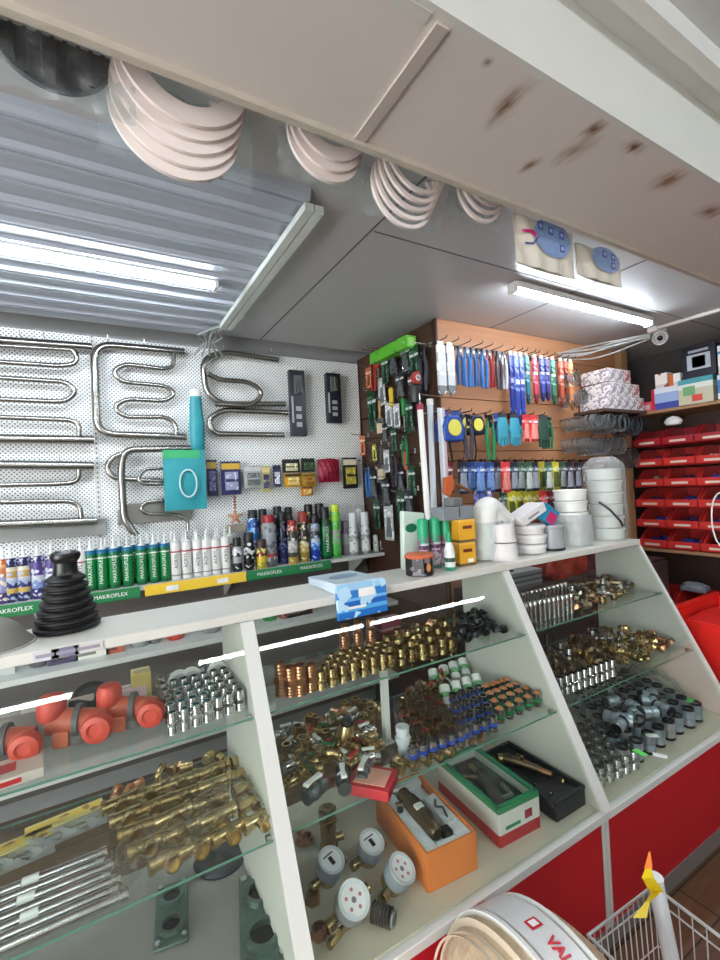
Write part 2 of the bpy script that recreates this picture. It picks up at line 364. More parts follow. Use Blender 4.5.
# perforated panels on the back wall, uprights between them
PY = 2.80
xs = [-1.9, -.94, .0, 1.66]
for i in range(3):
    struct(B().box(xs[i]+.012, PY, 1.06, xs[i+1]-.012, PY+.012, 2.425), 'wall_back_perforated_panel', PEG)
def slot_mat():
    m = mat('slotted_upright', (222, 224, 222), .4, var=.03); nt = m.node_tree; b = nt.nodes['Principled BSDF']
    wv = nt.nodes.new('ShaderNodeTexWave'); wv.bands_direction = 'Z'; wv.inputs['Scale'].default_value = 12; tc = nt.nodes.new('ShaderNodeTexCoord'); nt.links.new(tc.outputs['Object'], wv.inputs['Vector'])
    gt = nt.nodes.new('ShaderNodeMath'); gt.operation = 'GREATER_THAN'; gt.inputs[1].default_value = .55; nt.links.new(wv.outputs['Fac'], gt.inputs[0])
    mx = nt.nodes.new('ShaderNodeMix'); mx.data_type = 'RGBA'; mx.inputs[6].default_value = (*lin((226, 228, 226)), 1); mx.inputs[7].default_value = (*lin((60, 62, 64)), 1)
    nt.links.new(gt.outputs[0], mx.inputs[0]); nt.links.new(mx.outputs[2], b.inputs['Base Color']); return m
SLOT = slot_mat()
for x in (-.94, .0):
    struct(B().box(x-.012, PY-.006, 1.06, x+.012, PY+.012, 2.425, 0).box(x-.003, PY-.0065, 1.06, x+.003, PY-.005, 2.425, 1), 'trim_upright', [WHITE, SLOT])
# conduit of paired white ducts and the loose cables at its end
t = thing('cable_duct', 'white paired cable duct running across the ceiling to the back wall', 'duct', (.62, 0, 0))
for dx in (-.017, .017): B().box(dx-.015, 1.27, 2.415, dx+.015, 2.42, 2.44).build('duct', mat('duct_white', (206, 214, 206), .4), t)
for i in range(5):
    d = (i-2)*.012
    B().tube([(d, 2.40, 2.43), (d-.05, 2.48, 2.425+.01*(i % 2)), (d-.09+.02*i, 2.56, 2.42), (d-.04, 2.64, 2.41), (d-.08+.03*i, 2.74, 2.36)], .006, 6).build('cable', mat('cable_grey', (160, 166, 164), .5), t)
t = thing('motion_sensor', 'small round white sensor on the ceiling beside the cable duct', 'sensor', tuple(AZ(238, 320, 2.44)))
B().lathe([(.03, 0), (.03, -.012), (.018, -.026), (0, -.03)][::-1], 14, M=T(0, 0, .03)).build('sensor_body', WPLAST, t)
# ================================================================== display cases
XP = [-.70, .353, 1.404, 2.386]     # the upright frames between the cases
YT, YB, YK = 1.305, .925, 1.53      # front of the top, foot of the glass, back
ZT, ZB = 1.204, .444
def slant(y0, dz=0): return .444 + (y0-.925)*2 + dz
def display_case(x0, x1, label):
    t = thing('display_case', label, 'display case', (0, 0, 0), 0, 'glass display cases in a row')
    B().box(x0, YT-.012, ZT-.026, x1, YK, ZT).build('counter_top', TOPW, t, bevel=.002)
    p = [(YB, .0), (YK, .0), (YK, ZT-.026), (YT, ZT-.026), (YB, ZB)]
    # frames: a slanted white strip each side, the panel behind it
    for (a, b) in ((x0, x0+.02), (x1-.02, x1)):
        B().prism(p, a+.001, b-.001, 'x').build('side_panel', PANEL, t)
        m = B(); m.prism([(YB-.012, ZB+.0), (YB+.0, ZB-.005), (YT+.002, ZT-.027), (YT-.012, ZT-.027)], a, b, 'x').build('slanted_frame', WHITE, t)
    B().box(x0+.02, YB+.002, .06, x1-.02, YB+.02, ZB-.025).build('front_panel', RED, t)
    B().box(x0, YB-.012, ZB-.030, x1, YB+.012, ZB-.004).build('bottom_rail', WHITE, t, bevel=.002)
    B().box(x0, YB-.004, 0, x1, YB+.02, .06).build('kick_board', mat('grey_kick_board', (120, 112, 108), .5), t)
    B().box(x0+.02, YB+.012, ZB-.025, x1-.02, YK, ZB).build('deck', mat('deck_laminate', (204, 196, 176), .45, var=.12, scale=9) if x0 > 0 else mat('deck_grey', (150, 146, 140), .45, var=.15, scale=9), t)
    g = B(); u = Vector((0, .4472, .8944)); n = Vector((0, -.8944, .4472))
    a = Vector((0, YB, ZB+.002)); L = (YT-YB)/.4472-.03
    q = [(a+n*.001), (a+n*.001+u*L), (a-n*.004+u*L), (a-n*.004)]
    g.prism([(v.y, v.z) for v in q][::-1], x0+.021, x1-.021, 'x').build('glass_front', GLASS, t, smooth=False)
    for z in (.955, .713):
        yf = YB+(z-.444)/2+.012
        s = B().box(x0+.021, yf, z-.006, x1-.021, YK-.02, z)
        s.m[2] = 1; s.m[4] = 1
        s.build('glass_shelf', [GLASS, EDGE], t, smooth=False)
    for zz in (.945, .703):
        for xx in (x0+.026, x1-.026):
            B().cyl((xx-.006, YB+(zz-.444)/2+.04, zz), (xx+.006, YB+(zz-.444)/2+.04, zz), .009, n=12).build('shelf_pin', CHROME, t)
    return t
cases = [display_case(XP[0], XP[1], 'left glass display case with red valves and chrome tubes'),
         display_case(XP[1], XP[2], 'middle glass display case with boxed pumps and water meters'),
         display_case(XP[2], XP[3], 'right glass display case filled with loose couplings')]
# support post between the glass shelves of the middle case
pp = AZ(387, 742, .713)
t = thing('shelf_post', 'slim white upright post between the glass shelves of the middle case', 'post', (pp.x, pp.y, .7135))
B().box(-.010, -.010, .006, .010, .010, .241).build('post', WHITE, t); B().box(-.018, -.018, 0, .018, .018, .006).build('foot', WHITE, t)
# ================================================================== back shelf
YS = 2.55
BACKW = mat('shelf_white', (206, 208, 204), .45, var=.05)
t = thing('wall_shelf', 'long white wall shelf holding sealant cartridges and spray cans', 'shelf')
B().box(-1.6, YS, 1.075, 1.64, PY, 1.095).build('board', BACKW, t)
for x in (-1.2, -.28, .64, 1.5): B().prism([(YS+.03, 1.074), (PY-.001, 1.074), (PY-.001, .93)], x-.008, x+.008, 'x').build('bracket', BACKW, t)
GRN = mat('rail_green', (16, 118, 62), .35, var=.05); YEL = mat('rail_yellow', (236, 196, 52), .35, var=.05)
PRINT = mat('print_white', (240, 240, 236), .5); PRINTK = mat('print_black', (20, 20, 22), .5); PRINTR = mat('print_red', (196, 24, 34), .5); PRINTG = mat('print_green', (10, 110, 60), .5)
def price_rail(pa, pb, m, label, words, tm):
    a = AY(*pa, YS-.012); b = AY(*pb, YS-.012); L = b.x-a.x
    t = thing('price_rail', label, 'price rail', (a.x, YS-.004, 1.068), 0, 'price rails along the wall shelf')
    B().prism([(0, -.022), (0, .030), (-.004, .030), (-.016, -.018), (-.016, -.022)], 0, L, 'x').build('rail', m, t)
    k = max(1, round(L/.30))
    for i in range(k):
        if words: text(words, .026, tm, t, T((i+.5)*L/k, -.0115, .004) @ RX(PI/2-.25))
        else: B().box((i+.5)*L/k-.03, -.0145, -.012, (i+.5)*L/k+.03, -.0125, .014).build('badge', PRINT, t)
    return t
price_rail((-40, 600), (60, 600), GRN, 'green printed price rail under the blue cartridges, left end of the shelf', 'MAKROFLEX', PRINT)
price_rail((80, 600), (140, 590), GRN, 'green printed price rail under the green cartridges', 'MAKROFLEX', PRINT)
price_rail((145, 590), (246, 578), YEL, 'yellow price rail with small badges under the white cartridges', None, PRINT)
price_rail((247, 575), (331, 565), GRN, 'green printed price rail under the spray cans', 'MAKROFLEX', PRINT)
# the lower shelf of the back wall seen between counter and case
t = thing('wall_shelf', 'lower white wall shelf behind the cases with small dishes and boxes', 'shelf')
B().box(-1.6, 2.42, .775, 1.64, PY, .80).build('board', BACKW, t)
B().box(-1.6, PY-.01, .1, 1.64, PY+.02, 1.05).build('back_board', mat('grey_brown_board', (96, 90, 86), .6), t)
B().box(-1.6, 2.45, .30, 1.64, PY, .32).build('lower_board', BACKW, t)
for i, (px, py, c, r, h, nm) in enumerate([(140, 640, (150, 152, 152), .045, .05, 'grey cup'), (155, 640, (120, 120, 122), .03, .07, 'dark grey tin'), (176, 637, (200, 60, 50), .045, .07, 'red pot'), (212, 632, (140, 140, 140), .05, .06, 'grey tin'), (40, 655, (90, 90, 92), .04, .07, 'dark tin'), (270, 618, (50, 140, 70), .04, .07, 'green tin'), (480, 590, (150, 60, 60), .04, .09, 'maroon tin'), (460, 590, (100, 90, 80), .04, .11, 'brown tin')]):
    p = AY(px, py, 2.55); m = mat('tin_'+nm, c, .4)
    o = B().lathe([(r*.85, 0), (r, .01), (r, h-.008), (r*.93, h), (r*.9, h-.006), (0, h-.008)], 16).build('small_tin', m, loc=(min(p.x, 1.0+.08*i), 2.56, .8005))
    tag(o, nm[0:].strip()+' standing on the lower wall shelf behind the cases', 'tin', 'tins on the lower wall shelf')
for i, (px, w, h, c, nm) in enumerate([(92, .14, .05, (226, 224, 214), 'flat cream box'), (62, .12, .06, (70, 60, 90), 'dark purple box'), (115, .08, .05, (180, 90, 70), 'small terracotta box'), (300, .20, .05, (176, 110, 100), 'flat pink box'), (-10, .16, .06, (200, 200, 196), 'flat white box'), (420, .12, .16, (210, 212, 210), 'tall pale box'), (365, .16, .12, (60, 66, 80), 'dark blue-grey box')]):
    p = AY(px, 640, 2.5)
    o = B().box(-w/2, -.05, 0, w/2, .05, h).box(-w/2+.01, -.051, h*.3, w*.1, -.0495, h*.7, 1).build('small_box', [mat('box_'+nm, c, .5), mat('box_print_'+nm, tuple(int(v*.55) for v in c), .5)], smooth=False, bevel=.002, loc=(min(p.x, 1.0 if i == 6 else 1.5), 2.56, .8005))
    tag(o, nm+' lying on the lower wall shelf behind the cases', 'box', 'boxes on the lower wall shelf')
# ================================================================== things on the perforated wall
def fillet(pts, r, n=6):
    """round the corners of a path; a point may carry its own radius as a 2nd item"""
    out = []
    for i, p in enumerate(pts):
        if i in (0, len(pts)-1): out.append(Vector(p)); continue
        a = Vector(pts[i-1]); b = Vector(p); c = Vector(pts[i+1]); u = (a-b); v = (c-b)
        rr = min(r, u.length*.499, v.length*.499); u.normalize(); v.normalize()
        p0 = b+u*rr; p1 = b+v*rr
        for k in range(n+1):
            q = k/n; out.append((1-q)**2*p0 + 2*q*(1-q)*b + q*q*p1)
    return out
RAILC = mat('rail_chrome', (168, 166, 160), .2, 1, var=.1)
def pipe(name, px, y, r, root, m=RAILC, rr=.05, n=12):
    r *= 1.28
    pts = [AY(x, yy, y) for x, yy in px]
    pts = fillet(pts, rr, 6); o = root.matrix_world.translation if False else root.location
    return B().tube([p-Vector(o) for p in pts], r, n).build(name, m, root, angle=60)
YW = 2.745
# 1: two big ladder-like rails at the far left, one over the other
def rail_thing(label, at):
    return thing('towel_rail', label, 'towel rail', (at[0], YW, at[1]), 0, 'chrome towel rails on the perforated wall')
def hooks(t, pts):
    for px, py in pts:
        p = AY(px, py, YW); q = Vector((p.x, PY-.001, p.z+.02)); o = Vector(t.location)
        B().tube([q-o, Vector((p.x, YW-.03, p.z+.015))-o, Vector((p.x, YW-.035, p.z+.035))-o], .003, 6).build('hook', STEEL, t)
t = rail_thing('chrome snake-bent towel rail, upper one at the far left of the wall', (-.2, 2.1)); o = t.location
pipe('header_pipe', [(-60, 336), (92, 347)], YW, .016, t); pipe('header_pipe', [(-60, 438), (94, 440)], YW, .018, t)
pipe('bent_pipe', [(-60, 342), (76, 350), (77, 364), (60, 366), (-60, 358)], YW-.02, .010, t)
pipe('bent_pipe', [(-60, 374), (66, 382), (77, 391), (66, 402), (-60, 397)], YW-.01, .010, t)
pipe('bent_pipe', [(-60, 415), (70, 420), (79, 424), (79, 438)], YW, .010, t)
hooks(t, [(44, 340), (20, 338)])
t = rail_thing('chrome snake-bent towel rail, lower one at the far left of the wall', (-.2, 1.75)); o = t.location
pipe('header_pipe', [(-60, 464), (94, 466)], YW, .018, t); pipe('header_pipe', [(-60, 527), (97, 521)], YW, .018, t)
pipe('bent_pipe', [(79, 466), (79, 482), (60, 484), (-60, 486)], YW, .010, t)
pipe('bent_pipe', [(-60, 503), (70, 501), (80, 506), (82, 521)], YW, .010, t)
hooks(t, [(60, 464)])
t = rail_thing('chrome towel rail with a square outer bend and inner coil, left of the cable duct', (.15, 2.15))
pipe('outer_pipe', [(184, 352), (94, 344), (97, 434), (186, 437)], YW, .016, t, rr=.09)
pipe('inner_coil', [(174, 353), (173, 367), (164, 369), (124, 364), (112, 372), (122, 382), (165, 386), (176, 393), (166, 401), (126, 399), (113, 407), (124, 417), (166, 417), (176, 424), (176, 436)], YW-.005, .010, t, rr=.045)
hooks(t, [(108, 343), (144, 347)])
t = rail_thing('chrome S-shaped towel rail right of the cable duct, top of the wall', (.65, 2.15))
pipe('upper_pipe', [(278, 360), (222, 352), (202, 360), (206, 392), (220, 404), (285, 404)], YW, .014, t, rr=.10)
pipe('middle_pipe', [(208, 374), (220, 380), (250, 382), (264, 393), (252, 406), (215, 404)], YW-.02, .012, t, rr=.08)
pipe('lower_pipe', [(288, 413), (222, 410), (207, 420), (214, 434), (284, 435)], YW, .014, t, rr=.09)
hooks(t, [(222, 352), (270, 355)])
t = rail_thing('chrome towel rail hanging lowest, partly behind the blue toolless mat packet'.replace('toolless ', ''), (.25, 1.7))
pipe('outer_pipe', [(200, 448), (124, 450), (121, 470), (124, 520), (136, 535)], YW-.02, .015, t, rr=.07)
pipe('back_loop', [(130, 452), (114, 456), (106, 466), (112, 478), (170, 482)], YW+.01, .012, t, rr=.08)
pipe('inner_coil', [(170, 468), (144, 469), (138, 478), (142, 484), (170, 484)], YW-.01, .008, t, rr=.03)
pipe('inner_coil', [(170, 500), (146, 502), (140, 508), (146, 514), (178, 515), (188, 520), (188, 530)], YW-.01, .008, t, rr=.03)
hooks(t, [(134, 449)])
p = AY(150, 512, 2.77); ob = B().prism([(-.16, -.06), (.22, -.06), (.22, .055), (-.10, .055), (-.16, .02)], -.008, .008, 'y').build('towel_shelf', STEEL, loc=(p.x, 2.785, p.z), bevel=.003)
tag(ob, 'flat brushed steel shelf plate behind the lowest towel rail', 'shelf plate')
p = AY(40, 531, 2.77); ob = B().box(-.5, -.012, -.045, .29, .012, .04).build('towel_shelf', mat('grey_plate', (150, 152, 148), .4), loc=(p.x, 2.785, p.z), bevel=.003)
tag(ob, 'long grey plate leaning under the far left towel rails', 'shelf plate')
# blue mats in film
TEAL = mat('teal_mat', (44, 150, 160), .4, var=.15, bump=.3)
p0 = AY(185, 480, 2.66); t = thing('mat_packet', 'flat teal packet with a pale hose ring on its front', 'packet', (p0.x, 2.66, p0.z))
B().sheet(lambda u, v: ((u-.5)*.215, -.02-.012*math.sin(u*3.1)*math.sin(v*3.1), (v-.5)*.33), 8, 8).box(-.108, -.018, -.165, .108, .02, .165).build('packet_body', TEAL, t)
B().tube([(.055*math.cos(a)*.8+.01, -.045, .075*math.sin(a)-.02) for a in [PI*2*i/24 for i in range(24)]], .005, 6, closed=True).build('hose_ring', mat('pale_hose', (190, 220, 220), .3), t)
B().box(-.11, -.026, .12, .08, -.012, .165).build('header_card', mat('card_green', (60, 170, 110), .5), t)
B().tube([(0, 0, .15), (0, .04, .17), (0, .135, .17)], .003, 6).build('hook', STEEL, t)
p0 = AY(197, 425, 2.71); t = thing('mat_roll', 'tall teal film-wrapped roll with a white top above the teal packet', 'roll', (p0.x, 2.715, p0.z+.02))
B().lathe([(.030, -.17), (.040, -.16), (.042, -.02), (.034, .10), (.030, .145)], 14, M=Matrix.Diagonal((1, .6, 1, 1))).build('roll_body', TEAL, t)
B().lathe([(.030, .145), (.032, .15), (.030, .185), (.02, .19)], 14, M=Matrix.Diagonal((1, .6, 1, 1))).build('roll_top', WPLAST, t)
B().tube([(0, 0, .18), (0, .05, .19), (0, .083, .19)], .003, 6).build('hook', STEEL, t)
# two long black packages
for (px, py, w, h, lb) in [(298.5, 403, .105, .43, 'long black shower set package with a printed silver handset, the larger of two'), (334.5, 398, .105, .34, 'shorter black shower set package nearer the tool boards')]:
    p0 = AY(px, py, 2.72); t = thing('shower_set_package', lb, 'package', (p0.x, 2.74, p0.z), 0, 'black packages on the perforated wall')
    B().box(-w/2, -.02, -h/2, w/2, .02, h/2).build('card_box', mat('package_navy', (20, 24, 40), .3), t, bevel=.003)
    B().box(-w*.28, -.030, h*.12, w*.28, -.020, h*.42).build('window', mat('window_grey', (90, 94, 96), .2), t, bevel=.004)
    B().lathe([(.018, 0), (.024, .01), (.012, .03), (.009, .10)], 12, M=T(0, -.034, h*.12)).build('shower_handset', CHROME, t)
    for k in range(3): B().box(-w*.18, -.0215, -h*(.12+.12*k), w*.18, -.020, -h*(.05+.12*k)).build('printed_icon', mat('icon_grey', (170, 172, 172), .4), t)
    B().box(-w*.46, -.0213, -h*.3, -w*.34, -.020, h*.1).build('printed_stripe', mat('icon_grey', (170, 172, 172), .4), t)
    B().tube([(0, -.03, h/2+.012), (0, .0, h/2+.006), (0, .06, h/2+.006)], .003, 6).build('hook', STEEL, t)
# small packs hung in a row
def pack(name, lb, cat, px, py, w, h, card, inner, y=2.73, group=None, depth=.018, head=None, rz=0):
    w *= 1.18; h *= 1.25; p0 = AY(px, py, y); t = thing(name, lb, cat, (p0.x, y, p0.z), rz, group)
    B().box(-w/2, -.002, -h/2, w/2, .002, h/2).build('card', card, t)
    B().lathe([(w*.44, -h*.36), (w*.44, h*.18)], 4, M=Matrix.Diagonal((1, .6, 1, 1)) @ RZ(PI/4)).build('contents', inner, t, smooth=False)
    B().box(-w*.46, -.0045, h*.26, w*.46, -.0025, h*.44).build('header', head or card, t)
    B().tube([(0, -.035, h*.47), (0, -.01, h*.45), (0, PY-y-.001, h*.45)], .002, 5).build('hook', STEEL, t)
    return t
G = 'small packs hung on the perforated wall'
cardn = band_mat('pack_navy', [(0, (30, 30, 74)), (.5, (120, 120, 150)), (.62, (30, 30, 74))], spots=(210, 210, 220), sscale=70, thr=.8)
for px, py, w, h, c, k, hd, lb in [
    (212, 478, .05, .17, (30, 30, 74), (90, 90, 130), (200, 160, 70), 'narrow navy pack just right of the teal packet'),
    (231, 478, .10, .16, (34, 34, 90), (150, 152, 180), (210, 170, 60), 'navy pack with a gold corner above the brown brush'),
    (253, 477, .095, .11, (168, 172, 170), (90, 96, 96), (200, 202, 200), 'clear pack with a grey hose ring'),
    (266, 479, .045, .13, (190, 180, 110), (40, 44, 90), (222, 206, 140), 'narrow gold and navy pack beside the grey ring pack'),
    (277, 476, .045, .11, (48, 50, 88), (200, 204, 210), (30, 34, 70), 'narrow navy and white pack left of the gold packs'),
    (291, 466, .10, .07, (24, 24, 26), (216, 206, 160), (30, 28, 24), 'black pack with a cream oval, upper left of the gold packs'),
    (293, 480, .10, .07, (196, 148, 30), (230, 200, 120), (60, 44, 20), 'gold pack with a cream oval under the black pack'),
    (308, 465, .08, .07, (20, 30, 22), (60, 90, 50), (16, 20, 16), 'black and green pack next to the crimson bag'),
    (309, 480, .08, .07, (190, 150, 40), (140, 90, 30), (120, 84, 20), 'gold pack left of the crimson bag'),
    (307, 491, .07, .05, (196, 130, 40), (226, 180, 100), (150, 90, 30), 'small orange pack hanging lowest in the row'),
    (350, 473, .095, .17, (30, 26, 22), (170, 160, 60), (226, 214, 190), 'black pack with a cream label at the right end of the row')]:
    pack('hanging_pack', lb, 'pack', px, py, w, h, mat('card_%d' % px, c, .4), band_mat('inner_%d_%d' % (px, py), [(0, k), (.45, c), (.6, k)], spots=tuple(min(255, v+50) for v in k), sscale=90, thr=.75), head=mat('head_%d_%d' % (px, py), hd, .4), group=G)
p0 = AY(329, 471, 2.72); t = thing('hanging_bag', 'crimson crinkled bag hung between the gold and the black packs', 'bag', (p0.x, 2.72, p0.z))
B().sheet(lambda u, v: ((u-.5)*.155*(1-.15*(1-v)*0), -.03*math.sin(u*3.14)*math.sin(v*3.14)-.004*math.sin(u*31+v*9), (v-.5)*.15+.01*math.sin(u*3.1)), 14, 12).box(-.077, .0, -.075, .077, .006, .075).build('bag_body', mat('crimson_film', (150, 24, 54), .25, var=.5, scale=40, bump=.5), t)
B().tube([(0, -.01, .08), (0, .03, .075), (0, .08, .075)], .002, 5).build('hook', STEEL, t)
# brown brush hanging on a string of knots
p0 = AY(236, 512, 2.70); t = thing('hanging_brush', 'brown wooden star-ended brush hanging under the navy packs', 'brush', (p0.x, 2.72, p0.z))
WOODB = mat('brown_wood', (140, 88, 60), .55, var=.3)
for k in range(5): B().lathe([(.004, 0), (.010, .006), (.004, .014)], 8, M=T(0, 0, .02+.016*k)).build('bead', WOODB, t)
m = B()
for k in range(5):
    a = PI/2+k*2*PI/5; m.cyl((0, 0, -.03), (.045*math.cos(a), 0, -.03+.045*math.sin(a)), .014, .006, 8)
m.build('star_head', mat('pale_wood', (184, 134, 104), .6, var=.2), t); B().tube([(0, 0, .0), (0, 0, .10), (0, .079, .11)], .002, 5).build('cord', WOODB, t)
B().box(-.05, -.02, -.12, .05, .02, -.075).build('bristles', mat('grey_bristle', (150, 140, 126), .9, bump=.6), t)
# ================================================================== on the wall shelf
NOZ = mat('nozzle_white', (230, 232, 228), .4)
def cartridge(name, bands, words=None, tm=None, spots=None, group=None, cap=NOZ, r=.0265, h=.222, lbsz=.024, thr=.7):
    t = thing(name, 'sealant cartridge', 'sealant cartridge', (0, 0, 0), 0, group)
    bm = band_mat('label_'+name+str(len(MATS)), bands, spots=spots, sscale=70, thr=thr)
    B().lathe([(r*.9, 0), (r, .004), (r, h*.86), (r*.93, h*.87), (r, h*.885), (r, h*.90), (r*.8, h*.905)], 18).build('tube', bm, t)
    B().lathe([(r*.75, h*.905), (r*.3, h*.94), (r*.26, h*1.0), (r*.12, h*1.14), (0, h*1.145)], 10).build('nozzle', cap, t)
    if words: text(words, lbsz, tm, t, T(-.001, -r-.0006, h*.45) @ RX(PI/2) @ RZ(PI/2), name='lettering')
    return Proto(t)
SZ = 1.0955
def place(pr, px, py, y, label, group=None, rz=0, sc=None, z=SZ):
    p = AY(px, py, y); return pr.put((p.x, y, z), (0, 0, rz), label, group, sc)
makro = cartridge('sealant_cartridge', [(0, (16, 96, 52)), (.10, (22, 128, 66)), (.78, (240, 240, 230)), (.80, (18, 110, 60)), (.9, (30, 110, 150))], 'MAKROFLEX', PRINT)
whitec = cartridge('sealant_cartridge', [(0, (226, 226, 222)), (.10, (150, 152, 150)), (.14, (232, 232, 228)), (.72, (176, 60, 60)), (.76, (232, 232, 228))], 'ACRYL', mat('print_grey', (70, 72, 80), .5), lbsz=.026)
bluec = cartridge('sealant_cartridge', [(0, (40, 48, 96)), (.2, (210, 180, 90)), (.32, (52, 60, 120)), (.48, (200, 204, 216)), (.56, (200, 164, 80)), (.70, (222, 214, 190)), (.80, (36, 38, 80))], spots=(180, 190, 214), group=None)
purpc = cartridge('sealant_cartridge', [(0, (60, 50, 110)), (.25, (130, 150, 200)), (.45, (210, 214, 224)), (.55, (90, 70, 140)), (.85, (60, 50, 110))], spots=(216, 220, 230))
orac = cartridge('sealant_cartridge', [(0, (70, 60, 110)), (.25, (150, 150, 190)), (.6, (196, 120, 80)), (.8, (220, 160, 110)), (.88, (200, 100, 50))], spots=(230, 220, 200))
n = 0
for px, pr, lb in [(-18, bluec, 'navy and gold sealant cartridge at the far left of the shelf, cut by the frame'), (3, orac, 'orange and cream sealant cartridge at the left edge of the photo'), (11, bluec, 'navy and gold sealant cartridge, first complete one from the left'), (24, bluec, 'navy sealant cartridge with gold and cream bands, second complete one from the left'), (38, purpc, 'purple and white sealant cartridge left of its twin'), (52, purpc, 'purple and white sealant cartridge right of its twin'), (68, orac, 'orange-topped purple sealant cartridge behind the black rubber boot'), (81, whitec, 'white sealant cartridge standing just left of the green row')]:
    place(pr, px, 575, 2.62, lb, 'mixed sealant cartridges at the left of the shelf')
for i, px in enumerate([91, 102.5, 114.5, 128, 142, 154.5, 165.5]):
    place(makro, px, 570, 2.62, ORD[i]+' green sealant cartridge from the left in the green row on the shelf', 'green sealant cartridges', rz=random.uniform(-.25, .25))
for i, px in enumerate([176, 187, 198, 207, 216.5, 226]):
    place(whitec, px, 567, 2.62, ORD[i]+' white sealant cartridge from the left in the white row on the shelf', 'white sealant cartridges', rz=random.uniform(-.3, .3))
for i, px in enumerate([94, 106, 120, 134, 148, 160]):
    place(makro, px, 562, 2.70, ORD[i]+' green sealant cartridge in the back row, behind the green front row', 'green sealant cartridges behind')
for i, px in enumerate([172, 184, 196, 208, 219, 231]):
    place(whitec, px, 560, 2.70, ORD[i]+' white sealant cartridge in the back row, behind the white front row', 'white sealant cartridges behind')
def spray(lb, px, y, r, h, bands, cap, spots=None, words=None, tm=None, caph=.05, base=.0):
    r *= 1.12; h *= 1.13; p = AY(px, 548, y); t = thing('spray_can', lb, 'spray can', (p.x, y, SZ), random.uniform(-.2, .2), 'spray cans on the wall shelf')
    hb = h-caph
    B().lathe([(r*.92, 0), (r, .005), (r, hb-.02), (r*.82, hb-.006), (r*.8, hb)], 18).build('can', band_mat('can_%d_%d' % (px, y*100), bands, spots=spots, sscale=60, thr=.72, rough=.25), t)
    B().lathe([(r*.8, hb), (r*.86, hb+.002), (r*.84, h-.006), (r*.72, h)], 16).build('cap', cap, t)
    if words: text(words, r*.8, tm, t, T(0, -r-.0006, hb*.5) @ RX(PI/2) @ RZ(PI/2))
    return t
K1 = mat('cap_black', (22, 22, 24), .35); K2 = mat('cap_red', (150, 40, 40), .4); K3 = mat('cap_green', (60, 190, 70), .4); K4 = mat('cap_yellow', (210, 214, 60), .4); K5 = mat('cap_white', (220, 226, 226), .4)
bk = (30, 30, 30)
spray('small silver and black spray can right of the white cartridges', 237, 2.60, .024, .17, [(0, (40, 42, 44)), (.35, (150, 154, 156)), (.6, (40, 44, 46)), (.75, (170, 172, 174))], K1, (220, 220, 220))
spray('small black spray can with white script, second from the left', 249, 2.60, .030, .19, [(0, bk), (.15, (60, 60, 60)), (.2, bk)], K1, (200, 200, 200))
spray('short yellow and dark spray can with a brown cap', 261, 2.60, .028, .15, [(0, (170, 160, 60)), (.3, (220, 190, 60)), (.6, (120, 40, 30)), (.8, (40, 30, 26))], mat('cap_brown', (60, 44, 38), .4), (240, 220, 120))
spray('blue spray can with a black cap standing at the back left', 254, 2.72, .030, .30, [(0, (40, 110, 170)), (.5, (50, 130, 200)), (.8, (30, 80, 150))], K1, (190, 210, 230))
spray('grey spray can behind the short yellow one, black cap', 264, 2.74, .028, .30, [(0, (120, 120, 124)), (.7, (150, 60, 50)), (.85, (60, 60, 60))], K1)
spray('wide grey foam can with a red top, in front', 269.5, 2.63, .040, .27, [(0, (90, 94, 98)), (.12, (190, 190, 190)), (.22, (200, 60, 60)), (.3, (140, 146, 150)), (.72, (150, 152, 154))], mat('cap_redwide', (160, 40, 44), .4), (100, 104, 112), caph=.045)
spray('dark spray can with gold band behind the wide grey foam can', 279, 2.73, .028, .31, [(0, (60, 60, 100)), (.4, (30, 34, 40)), (.7, (120, 110, 60)), (.8, bk)], K1, (120, 120, 150))
spray('dark blue spray can left of the tall gold-banded can', 283, 2.66, .030, .28, [(0, (44, 50, 90)), (.4, (24, 30, 50)), (.8, bk)], K1, (90, 100, 150))
spray('black and white spray can with a gold foot, front middle', 293, 2.60, .028, .235, [(0, (180, 150, 60)), (.18, (70, 70, 70)), (.3, (170, 170, 170)), (.6, (60, 56, 50)), (.85, (180, 60, 50))], K2, (210, 210, 200), caph=.03)
spray('dark spray can at the back between the gold and the red-capped ones', 290, 2.76, .026, .30, [(0, bk), (.6, (60, 60, 64))], K1)
spray('gold foam can with a tall red cap', 304, 2.62, .031, .275, [(0, (150, 130, 60)), (.25, (196, 168, 90)), (.5, (60, 50, 44)), (.55, (44, 40, 40)), (.7, (50, 46, 44))], mat('cap_redtall', (140, 44, 40), .5), (230, 220, 170), words='ST', tm=PRINT, caph=.065)
spray('blue foam can with a silver shoulder and dark cap', 315.5, 2.61, .029, .25, [(0, (30, 60, 150)), (.3, (50, 110, 200)), (.5, (180, 186, 190)), (.6, (60, 60, 64)), (.8, (140, 144, 150))], K1, (160, 190, 230))
spray('gold and black spray can behind the blue foam can', 310, 2.72, .029, .31, [(0, bk), (.5, (170, 130, 40)), (.8, bk)], K1, (180, 150, 80))
spray('tall green foam can with a wide black cap and white name', 326, 2.62, .032, .29, [(0, (14, 70, 40)), (.08, (20, 110, 60)), (.8, (14, 60, 36))], K1, words='MAKROFLEX', tm=PRINT, caph=.07)
spray('tall black-capped foam can at the back right', 321, 2.73, .032, .31, [(0, bk), (.4, (40, 42, 44)), (.8, bk)], K1)
spray('yellow-green foam can with a lime cap', 336.5, 2.62, .029, .30, [(0, (60, 150, 60)), (.1, (90, 190, 90)), (.3, (150, 156, 150)), (.6, (80, 170, 60)), (.8, (130, 200, 40))], mat('cap_lime', (206, 224, 60), .4), (120, 200, 120), caph=.045)
